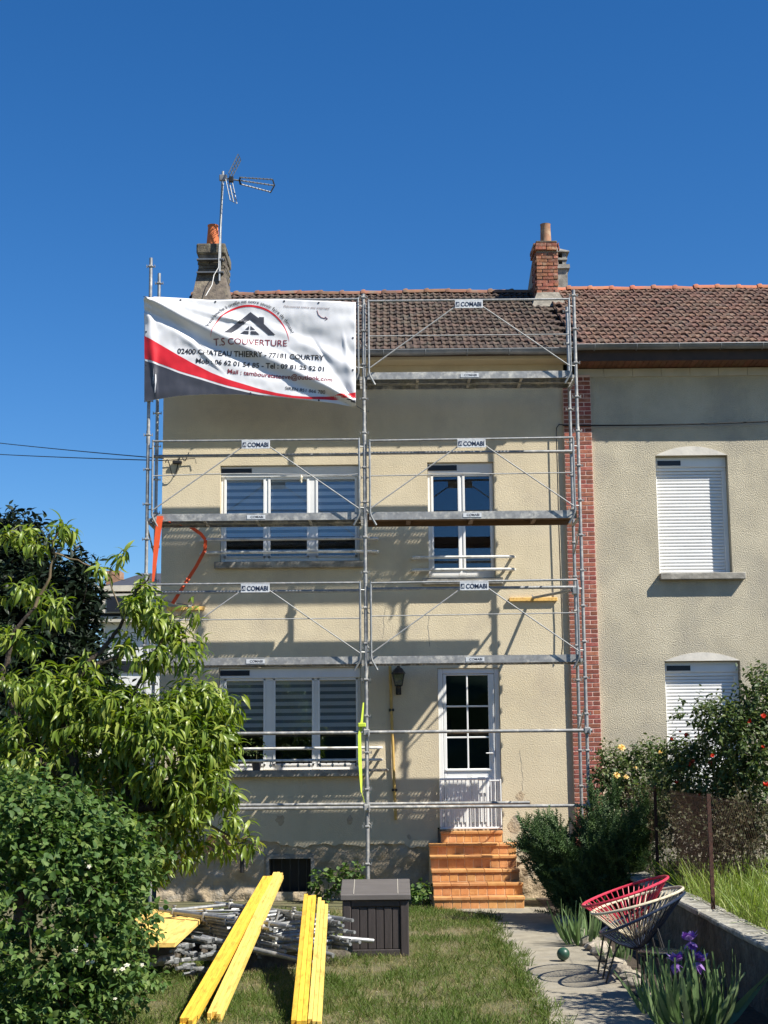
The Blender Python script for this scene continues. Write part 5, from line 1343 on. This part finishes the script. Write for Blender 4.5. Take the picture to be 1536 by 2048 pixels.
bl = [(330,1490,115,105,0,.55,250,.55),(430,1480,48,70,.1,.35,64,.4),(400,1400,60,45,0,.3,55,.4),(215,1430,120,65,.1,.5,150,.5),(80,1500,100,90,.1,.5,130,.5),(70,1380,75,45,.1,.4,45,.3),(290,1640,105,55,.1,.4,100,.4),(370,1580,78,50,0,.4,66,.5),(250,1720,80,40,.25,.35,50,.3),(420,1690,40,40,.2,.2,12,.3),
      (180,1570,110,60,.2,.4,90,.4),(350,1710,70,40,.2,.3,30,.3),(122,1050,28,26,0,.15,9,.2),(40,1075,38,20,.1,.2,9,.2),(85,1090,25,25,.1,.15,6,.2),(60,1190,50,45,.1,.25,14,.2),(110,1215,28,38,0,.15,9,.2),(20,1270,30,40,.1,.2,10,.2),(62,1280,25,30,.1,.2,8,.2),
      (248,1108,12,12,0,.06,3,.1),(195,1140,14,12,0,.06,3,.1),(285,1165,10,8,0,.05,2,.1),(283,1205,40,34,0,.2,22,.2),(320,1240,40,34,0,.2,20,.2),(365,1290,38,45,0,.15,14,.2),(248,1290,26,26,0,.15,9,.2),(300,1320,35,30,0,.2,14,.2),(390,1225,10,12,0,.06,3,.1),(395,1320,12,16,0,.06,3,.1),
      (505,1688,14,12,0,.06,4,.1),(470,1650,20,25,0,.1,8,.1),(455,1590,22,30,0,.1,10,.2),(160,1335,40,30,0,.2,16,.2),(130,1390,50,35,0,.3,22,.2),(470,1420,18,18,0,.1,6,.2)]
pos, ax = [], []
for (px, py, rx, ry, dy, rY, n, sh) in bl:
    p, u = blob(px, py, rx, ry, PY + dy, rY, n, sh); u = u * .8 + np.array([0, -.15, .35]) + nrng.normal(size=u.shape) * .35; pos.append(p); ax.append(u)
pos = np.concatenate(pos); ax = np.concatenate(ax)
tl = .10 + .14 * nrng.random(len(pos)); base = pos - ax / np.linalg.norm(ax, axis=1, keepdims=True) * (tl * .6)[:, None]
lf, st_ = twigs(base, ax, tl, 9, .165, 1.0)
foliage(pk, 'leaf', leaf_t(1, .20, 1.35, .35, 5, .8), lf, lm_peach, 300)
stuffpart('twigs', stem_t, st_, m_gtwig, pk)

# ---- flowering shrub, front left
SY = -10.3
sh = thing('flowering_shrub', 'dense leafy shrub with a few small white flowers at the front left', 'shrub', (P(90,1900,SY).x, SY, 0))
pos, ax = [], []
for (px, py, rx, ry, rY, n, s0) in ((70,1840,205,250,.75,900,.55),(40,1660,150,100,.6,360,.45),(150,1690,110,70,.5,220,.4),(215,1850,70,120,.5,220,.4),(235,1960,60,70,.4,90,.4),(60,1990,190,110,.7,420,.4),(250,1730,60,55,.4,90,.4)):
    p, u = blob(px, py, rx, ry, SY, rY, n, s0); pos.append(p); ax.append(u + np.array([0, -.1, .45]) + nrng.normal(size=u.shape) * .4)
pos = np.concatenate(pos); ax = np.concatenate(ax); keep = pos[:, 2] > .03; pos, ax = pos[keep], ax[keep]
tl = .10 + .14 * nrng.random(len(pos))
lf, st_ = twigs(pos, ax, tl, 8, .07, .35, 1.0, .5, .1)
foliage(sh, 'leaf', leaf_t(1, .62, .5, .3, 4, .75), lf, lm_shrub, 300)
stuffpart('twigs', stem_t, st_, m_twig, sh)
for i in range(7):
    a = rng.uniform(0, 6.28); b = Vector((P(80,1900,SY).x + .35*math.cos(a), SY + .3*math.sin(a), 0))
    limb(wob([(P(80,1900,SY).x + .06*math.cos(a), SY + .06*math.sin(a), 0), b + Vector((0,0,.6)), b*1 + Vector((.1*math.cos(a), .1*math.sin(a), 1.3))], 4, .02), [.016]*5 + [.008]*4, sh, 'stem', m_twig)
pet = leaf_t(1, .8, .6, -.2, 3, .8)
def flower_mesh(name, mat, rings):
    mats = []
    for (n, tilt, sc, ph) in rings:
        for i in range(n):
            a = 2*math.pi*i/n + ph; d = np.array([math.cos(a)*math.cos(tilt), math.sin(a)*math.cos(tilt), math.sin(tilt)])
            mats.append(frames([[0,0,0]], [d], [[-math.cos(a)*math.sin(tilt), -math.sin(a)*math.sin(tilt), math.cos(tilt)]], [sc])[0])
    return np_mesh(name, pet[0], pet[1], np.array(mats), mat)
fw = flower_mesh('flower', lm_whi, [(5, .3, .028, 0), (4, .9, .018, .4)])
for (px, py) in ((165,1723),(178,1733),(170,1728),(145,1905),(152,1898),(172,1890),(176,1925),(185,1924),(232,1940),(245,1938),(254,1930),(284,1930),(106,1966),(230,1997),(48,1950)):
    p = P(px, py, SY - .55 + rng.uniform(-.05,.15)); link('flower', fw, sh, Matrix.Translation(p) @ Matrix.Rotation(rng.uniform(.4,1.3), 4, 'X') @ Matrix.Rotation(rng.uniform(0,6), 4, 'Z') @ Matrix.Scale(rng.uniform(.6,1.0), 4))

# ---- dark evergreen behind
EYv = -4.6
ev = thing('evergreen_tree', 'dark glossy evergreen tree behind the peach tree at the left edge', 'tree', (P(50,1700,EYv).x, EYv, 0))
limb(wob([(P(50,1700,EYv).x, EYv, 0), P(60,1500,EYv), P(55,1300,EYv), P(60,1130,EYv)], 5, .03), [.14 - .008*i for i in range(16)], ev, 'trunk')
for q in ((0,1250),(120,1230),(150,1330),(20,1400),(110,1430)): limb(wob([P(58,1400 if q[1] > 1300 else 1330,EYv), P(*q, EYv-.1)], 5, .02), [.04 - .006*i for i in range(6)], ev)
pos, ax = [], []
for (px, py, rx, ry, rY, n, s0) in ((40,1240,90,170,.9,800,.25),(115,1290,62,130,.7,420,.25),(168,1230,20,80,.25,60,.1),(150,1180,18,55,.25,40,.1),(60,1450,160,150,.9,900,.25),(190,1380,40,90,.4,110,.2),(30,1620,180,130,.9,600,.25),(20,1110,55,60,.5,140,.2),(120,1720,200,110,.8,420,.3)):
    p, u = blob(px, py, rx, ry, EYv, rY, n, s0); pos.append(p); ax.append(u * .6 + np.array([0, -.1, .9]) + nrng.normal(size=u.shape) * .3)
pos = np.concatenate(pos); ax = np.concatenate(ax); tl = .18 + .18 * nrng.random(len(pos))
lf, st_ = twigs(pos, ax, tl, 12, .12, .15, .9, .5, .05)
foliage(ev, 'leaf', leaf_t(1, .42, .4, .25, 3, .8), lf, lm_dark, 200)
stuffpart('twigs', stem_t, st_, m_bark, ev)

# ---- boundary hedge and far trees left of the house (mostly hidden behind the near trees)
bh_ = thing('boundary_hedge', 'clipped green hedge closing the garden left of the house', 'hedge', (-10, 3, 0))
n = 9000; hx_ = -20 + 16.2 * nrng.random(n); fc = nrng.random(n); hz_ = np.where(fc < .75, 1.9 * nrng.random(n), 1.9 + .12 * nrng.random(n)); hy_ = np.where(fc < .75, 2.6 + .15 * nrng.normal(size=n), 2.6 + .9 * nrng.random(n))
stuffpart('foliage', leaf_t(1, .6, .4, .25, 3, .8), frames(np.c_[hx_, hy_, hz_], unit(n) + np.array([0, -.5, .3]), unit(n) + np.array([0, -.4, .6]), .10 + .08 * nrng.random(n)), lm_shrub, bh_)
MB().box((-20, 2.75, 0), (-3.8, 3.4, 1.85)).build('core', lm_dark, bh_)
for k, (tx_, ty_, th_, tr_) in enumerate(((-16, 22, 6.6, 2.6), (-22, 30, 7.5, 3.2), (-30, 26, 7.0, 3.0))):
    t = thing('far_tree', ['nearest', 'middle', 'farthest left'][k] + ' of the round-crowned trees beyond the boundary hedge', 'tree', (tx_, ty_, 0), 'trees beyond the boundary hedge')
    limb(wob([(tx_, ty_, 0), (tx_ + .1, ty_, th_*.4), (tx_, ty_, th_*.75)], 4, .05), [.28 - .025*i for i in range(9)], t, 'trunk')
    for q in range(5): limb(wob([(tx_, ty_, th_*.45), (tx_ + tr_*.6*math.cos(q*1.3), ty_ + tr_*.6*math.sin(q*1.3), th_*(.6 + .06*q))], 5, .05), [.10 - .014*i for i in range(6)], t)
    n = 5000; u = unit(n); lump = np.array([mn.noise(Vector(v.tolist()) * 2.2 + Vector((k*9, 0, 0))) for v in u]); r = tr_ * (.55 + .45 * nrng.random(n)) * (1 + .45 * lump)
    stuffpart('crown', leaf_t(1, .6, .4, .25, 3, .8), frames(np.array([tx_, ty_, th_ - tr_*.8]) + u * r[:, None] * np.array([1, 1, .85]), u + nrng.normal(size=(n, 3)) * .6, unit(n), .16 + .14 * nrng.random(n)), lm_shrub, t)
# ---- rosemary
RYv = -3.1
ro_ = thing('rosemary_bush', 'dark upright rosemary bush beside the front steps', 'shrub', (P(1175,1750,RYv).x, RYv, 0))
nv = []; nf = []
for i in range(34):
    t = .05 + .95 * i / 33; a = i * 2.4; c, s_ = math.cos(a), math.sin(a); L = .20 * (1 - .45 * t); k = len(nv)
    nv += [(t - .035, 0, 0), (t + .045, .0, .0), (t + L*.8, L*c, L*s_)]; nf.append((k, k+1, k+2))
sprig = (np.concatenate([np.array(nv), stem_t[0]]), nf + [tuple(q + len(nv) for q in f) for f in stem_t[1]])
pos, ax = [], []
rc = np.array(P(1190, 1815, RYv)); rc[2] = 0
for k in range(46):      # upright shoots of uneven height, each clothed with sprigs
    a = nrng.random() * 6.28; r = np.sqrt(nrng.random()); foot = rc + np.array([.30*r*np.cos(a), .25*r*np.sin(a), 0])
    H = (1.0 + .75 * nrng.random()) * (1.08 - .40 * r * r) * (1 - .16 * max(0, np.cos(a)) * r)
    lean = np.array([.52*r*np.cos(a) + .08*nrng.normal(), .42*r*np.sin(a) + .08*nrng.normal(), 0]); n = int(70 + 60 * nrng.random())
    t = .10 + .90 * nrng.random(n) ** .8
    q = foot + lean * (t ** 1.2)[:, None] * H + np.array([0, 0, 1.0]) * (t * H * .92)[:, None] + nrng.normal(size=(n, 3)) * np.array([.075, .075, .03]) * (1.25 - .8 * t)[:, None]
    d = lean * .8 + np.array([0, 0, .9]) + nrng.normal(size=(n, 3)) * .38; pos.append(q); ax.append(d)
pos = np.concatenate(pos); ax = np.concatenate(ax); kp = pos[:, 2] > .02; pos, ax = pos[kp], ax[kp]
sm_ = frames(pos, ax, np.tile([.3, 1, .1], (len(pos), 1)) + nrng.normal(size=(len(pos), 3)) * .5, .15 + .12 * nrng.random(len(pos)))
o = link('sprigs', np_mesh('sprigs', sprig[0], sprig[1], sm_, lm_rosem, smooth=False), ro_); o['kind'] = 'stuff'
for i in range(9):
    a = i * .7; b = Vector((P(1175,1750,RYv).x, RYv, 0)); limb(wob([b + Vector((.05*math.cos(a), .05*math.sin(a), 0)), b + Vector((.35*math.cos(a), .3*math.sin(a), .5)), b + Vector((.6*math.cos(a), .45*math.sin(a), 1.05))], 4, .02), [.018 - .0015*k for k in range(9)], ro_, 'stem')

# ---- roses over the fence
def rose(label, base, blobs, mat, ls, flowers, fl_mesh, Yv, nk=7, hips=()):
    t = thing('rose_bush', label, 'rose bush', base, 'rose bushes behind the wire fence')
    pos, ax = [], []
    for (px, py, rx, ry, dy, rY, n, s0) in blobs:
        p, u = blob(px, py, rx, ry, Yv + dy, rY, n, s0); pos.append(p); ax.append(u + np.array([0, -.1, .35]) + nrng.normal(size=u.shape) * .5)
    pos = np.concatenate(pos); ax = np.concatenate(ax); tl = .10 + .14 * nrng.random(len(pos))
    lf, st_ = twigs(pos, ax, tl, nk, ls, .5, 1.0, .5, .15)
    foliage(t, 'leaf', leaf_t(1, .58, .5, .3, 3, .8), lf, mat, 120); stuffpart('twigs', stem_t, st_, m_twig, t)
    for i in range(8):
        b = blobs[i % len(blobs)]; e = P(b[0] + rng.uniform(-.6,.6)*b[2], b[1] + rng.uniform(-.6,.5)*b[3], Yv + b[4] + rng.uniform(-.2,.2))
        q = Vector(base) + Vector((rng.uniform(-.15,.15), rng.uniform(-.15,.15), 0)); limb(wob([q, q.lerp(e, .55) + Vector((0,0,.15)), e], 4, .025), [.014 - .0012*k for k in range(9)], t, 'stem', m_gtwig)
    for (px, py, s_) in flowers:
        p = P(px, py, Yv - .35 + rng.uniform(-.1,.1)); link('flower', fl_mesh, t, Matrix.Translation(p) @ Matrix.Rotation(rng.uniform(.2,1.3), 4, 'X') @ Matrix.Rotation(rng.uniform(0,6), 4, 'Z') @ Matrix.Scale(s_, 4))
    return t
rings = [(6, .15, .045, 0), (6, .55, .038, .5), (5, .95, .03, .2), (4, 1.3, .022, .7)]
bud = [(4, 1.2, .045, 0), (4, 1.35, .04, .7), (3, .8, .03, .3)]
f_yel = flower_mesh('flower', lm_yel, rings); f_red = flower_mesh('flower', lm_red, bud)
rb = P(1290, 1700, -1.5); rose('yellow flowered rose bush at the pilaster end of the wire fence', (rb.x, -1.5, .55), [(1280,1560,72,55,0,.35,300,.3),(1222,1545,30,50,0,.25,130,.2),(1330,1590,60,45,-1.5,.3,120,.3),(1300,1520,40,25,0,.25,90,.2),(1270,1630,55,60,0,.35,190,.3)], lm_rose, .062,
     [(1233,1550,1.3),(1243,1495,1.4),(1252,1553,1.0),(1320,1504,.9),(1270,1535,.8),(1332,1545,.7),(1283,1594,.7)], f_yel, -1.5)
rb = P(1400, 1700, -4.3); rose('red flowered rose bush in the middle behind the wire fence', (rb.x, -4.3, .55), [(1390,1555,72,55,0,.4,360,.3),(1365,1510,38,25,0,.3,90,.2),(1420,1650,75,65,.1,.4,260,.3)], lm_rose, .06,
     [(1343,1480,.9),(1360,1465,.7),(1372,1473,1.1),(1378,1530,1.0),(1385,1524,.9),(1420,1529,1.1),(1446,1543,1.1),(1444,1556,.9),(1353,1567,.9),(1399,1591,.8),(1391,1475,.6)], f_red, -4.3)
rb = P(1500, 1700, -4.9); rose('tall rambling rose bush with orange-red buds at the right edge', (rb.x, -4.9, .55), [(1490,1490,70,70,0,.45,460,.3),(1440,1440,40,30,0,.3,110,.2),(1530,1405,35,65,0,.35,170,.2),(1500,1600,80,75,.1,.4,340,.3),(1380,1420,25,14,0,.12,12,.2)], lm_rose, .066,
     [(1499,1445,1.3),(1526,1434,1.2),(1424,1512,.9),(1532,1573,1.4),(1525,1495,.8)], f_red, -4.9)
rb = Vector((3.75, -10.9, .55)); rose('rose bush beyond the right edge shading the front of the path', tuple(rb), [(1700,1560,110,120,0,.9,260,.3),(1660,1480,70,80,.5,.5,110,.3)], lm_rose, .066, [], f_red, -10.6)
# undergrowth: dull climbing stems and leaves along the fence
ug = []; ua = []
for (px, py, rx, ry, Yv, rY, n) in ((1300,1680,50,70,-1.6,.5,220),(1380,1690,80,75,-4.9,.5,340),(1490,1680,80,75,-5.2,.5,360),(1275,1640,40,60,-1.5,.3,120),(1345,1640,60,50,-3.2,.4,160)):
    p, u = blob(px, py, rx, ry, Yv, rY, n, .2); ug.append(p); ua.append(u * .6 + np.array([0, 0, .7]) + nrng.normal(size=u.shape) * .5)
ug = np.concatenate(ug); ua = np.concatenate(ua); kp = (ug[:, 2] > .6) & (ug[:, 0] > 3.36); ug, ua = ug[kp], ua[kp]
lf, st_ = twigs(ug, ua, .2 + .2 * nrng.random(len(ug)), 7, .055, .6, 1, .6, .1)
ut = thing('undergrowth', 'dull brownish scrub growing up behind the wire fence', 'undergrowth', (4.2, -5, .55))
stuffpart('foliage', leaf_t(1, .5, .5, .3, 3, .8), lf, lm_dull, ut); stuffpart('twigs', stem_t, st_, m_twig, ut)

# ---- tall grass on the raised garden
blade = leaf_t(1, .045, .9, .2, 3, .25, .3)
n = 9500; x = 3.24 + 2.7 * nrng.random(n) ** 1.3; y = -11.5 + 8.0 * nrng.random(n); z = np.full(n, .53)
d = np.c_[nrng.normal(size=n) * .35, nrng.normal(size=n) * .35, np.ones(n)]
o = link('tall_grass', np_mesh('tall_grass', blade[0], blade[1], frames(np.c_[x, y, z], d, nrng.normal(size=(n, 3)) + np.array([0, 0, .01]), .14 + .36 * nrng.random(n) ** 1.4), lm_wild)); tag(o, 'tall bright grass behind the low garden wall', 'grass', kind='stuff')

# ---- irises
ibl = leaf_t(1, .105, .6, .15, 5, .35, .25)
def iris(label, c, n, hgt, rad, flowers=()):
    t = thing('iris_clump', label, 'iris', c, 'iris clumps in the flower bed')
    a = nrng.random(n) * 6.28; r = rad * np.sqrt(nrng.random(n)); p = np.c_[c[0] + r*np.cos(a), c[1] + r*np.sin(a), np.full(n, .01)]
    d = np.c_[np.cos(a) * (.15 + .55*r/rad) + nrng.normal(size=n)*.12, np.sin(a) * (.15 + .55*r/rad) + nrng.normal(size=n)*.12, np.ones(n)]
    up = np.c_[np.cos(a), np.sin(a), np.zeros(n)] + nrng.normal(size=(n, 3)) * .5
    foliage(t, 'leaf', ibl, frames(p, d, up, hgt * (.65 + .45 * nrng.random(n))), lm_iris, 300)
    for (px, py) in flowers:
        q = P(px, py, c[1] - .05); limb([(c[0] + (q.x-c[0])*.3, c[1], .02), (q.x, c[1]-.04, q.z*.6), tuple(q)], [.007,.006,.005], t, 'stem', m_gtwig)
        o = link('flower', irf, t, Matrix.Translation(q) @ Matrix.Rotation(rng.uniform(0,2), 4, 'Z') @ Matrix.Rotation(rng.uniform(-.2,.2), 4, 'X'))
irf = flower_mesh('flower', lm_irisf, [(3, -.9, .10, .3), (3, -.45, .085, .6), (3, 1.1, .105, 1.3), (3, .85, .09, 1.6), (3, 1.3, .09, .4)])
iris('iris clump with three purple flowers at the front of the bed', (G(1385,2062).x, G(1385,2062).y, 0), 60, .60, .24, [(1380,1882),(1397,1923),(1352,1925)])
iris('iris clump without flowers at the front corner by the low wall', (G(1470,2080).x - .08, G(1385,2062).y + .25, 0), 26, .5, .16)
g = G(1165, 1890); iris('iris clump between the rosemary and the cord chairs', (g.x, g.y, 0), 44, .50, .20)
g = G(1235, 1925); iris('low iris clump in the shade under the cord chairs', (g.x, g.y, 0), 26, .32, .16)
g = G(1300, 2030); iris('iris clump at the path edge before the flowering irises', (g.x+.05, g.y, 0), 20, .42, .12)
# ---- small plants at the wall foot
def tuft(label, px, py, Yv, s_):
    c = P(px, py, Yv); t = thing('wall_plant', label, 'plant', (c.x, Yv, 0))
    p, u = blob(px, py, 26*s_, 20*s_, Yv, .14, int(34*s_), .3); lf, st_ = twigs(p, u + np.array([0, -.2, .5]), np.full(len(p), .12), 6, .075, .3, 1, .5, .1)
    foliage(t, 'leaf', leaf_t(1, .9, .4, .25, 3, .7), lf, lm_shrub, 300); stuffpart('twigs', stem_t, st_, m_gtwig, t)
    for i in range(4): limb([(c.x + .03*i - .04, Yv, 0), tuple(P(px + (i-1.5)*10*s_, py, Yv))], .006, t, 'stem', m_gtwig)
tuft('leafy weed at the wall foot right of the cellar window', 652, 1768, -.35, 1.0); tuft('small ivy sprig on the plinth behind the storage box', 702, 1748, -.2, .5); tuft('green weeds between the storage box and the steps', 845, 1795, -1.0, .8)
# plant in the sill pot
p, u = blob(513, 1500, 14, 20, -.06, .06, 10, .1); lf, st_ = twigs(p, u + np.array([0,0,.7]), np.full(len(p), .08), 5, .05, .4, 1, .5, .1); stuffpart('foliage', leaf_t(1, .6, .4, .25, 3, .8), lf, lm_rose, pt); limb([(px_,-.06,pz_+.13), (px_,-.06,pz_+.36)], .005, pt, 'stem', m_gtwig)

# ---- lawn
gb = leaf_t(1, .11, .8, .1, 2, .25, .5)
n = 150000
y = -11.9 + 10.6 * nrng.random(n) ** 1.25; x = -3.9 + 5.35 * nrng.random(n)
edge = 1.27 - .45 * np.clip(1 - (-1.25 - y) / 1.2, 0, 1)
nz = np.array([mn.noise(Vector((a*1.1, b*1.1, 0))) + .6*mn.noise(Vector((a*3.3, b*3.3, 5))) for a, b in zip(x, y)])
kp = ((x < edge + .10 * nrng.random(n)) | (nrng.random(n) < .012)) & ~((np.abs(x - bx) < .36) & (y > by) & (y < by + bd)) & (nrng.random(n) < np.clip(.95 - .75*nz, .12, 1))
x, y, nz = x[kp], y[kp], nz[kp]; n = len(x)
d = np.c_[nrng.normal(size=n)*.7, nrng.normal(size=n)*.7, np.ones(n)]
hgt = (.026 + .040*nrng.random(n)) * np.clip(1.15 - .55*nz, .55, 1.7)
tint = np.clip(.46 + 1.0*nz + .30*nrng.normal(size=n), 0.0, .99)
o = link('lawn_grass', np_mesh('lawn_grass', gb[0], gb[1], frames(np.c_[x, y, np.zeros(n)], d, nrng.normal(size=(n, 3)), hgt), lm_lawn, tint=tint)); tag(o, 'short patchy lawn grass with dry straw patches', 'grass', kind='stuff')
nt_f = 900; ty = -11.6 + 9.5 * nrng.random(nt_f) ** 1.3; tx = -3.4 + 4.7 * nrng.random(nt_f); tx = np.where(nrng.random(nt_f) < .22, 1.24 + .10 * nrng.normal(size=nt_f), tx); tx = np.minimum(tx, 1.42)
kk = 16; px2 = np.repeat(tx, kk) + nrng.normal(size=nt_f*kk)*.022; py2 = np.repeat(ty, kk) + nrng.normal(size=nt_f*kk)*.022
keep2 = ~((np.abs(px2 - bx) < .40) & (py2 > by - .05) & (py2 < by + bd)); px2, py2 = px2[keep2], py2[keep2]; n2 = len(px2)
o = link('grass_tufts', np_mesh('grass_tufts', gb[0], gb[1], frames(np.c_[px2, py2, np.zeros(n2)], np.c_[nrng.normal(size=n2)*.5, nrng.normal(size=n2)*.5, np.ones(n2)], nrng.normal(size=(n2, 3)), .05 + .06*nrng.random(n2)), lm_lawn, tint=np.clip(.12 + .2*nrng.normal(size=n2), 0, .99))); tag(o, 'taller green grass tufts in the lawn and along the path edge', 'grass', kind='stuff')
dz = []
while len(dz) < 26:
    q = G(rng.uniform(560,1060), rng.uniform(1960,2040))
    if q.x < 1.2:
        for i in range(6): a = i * 1.047; dz.append(frames([[q.x, q.y, .045]], [[math.cos(a), math.sin(a), .3]], [[0, 0, 1]], [.011])[0])
o = link('daisies', np_mesh('daisies', pet[0], pet[1], np.array(dz), lm_whi)); tag(o, 'tiny white daisies scattered in the front lawn', 'flowers', kind='stuff')
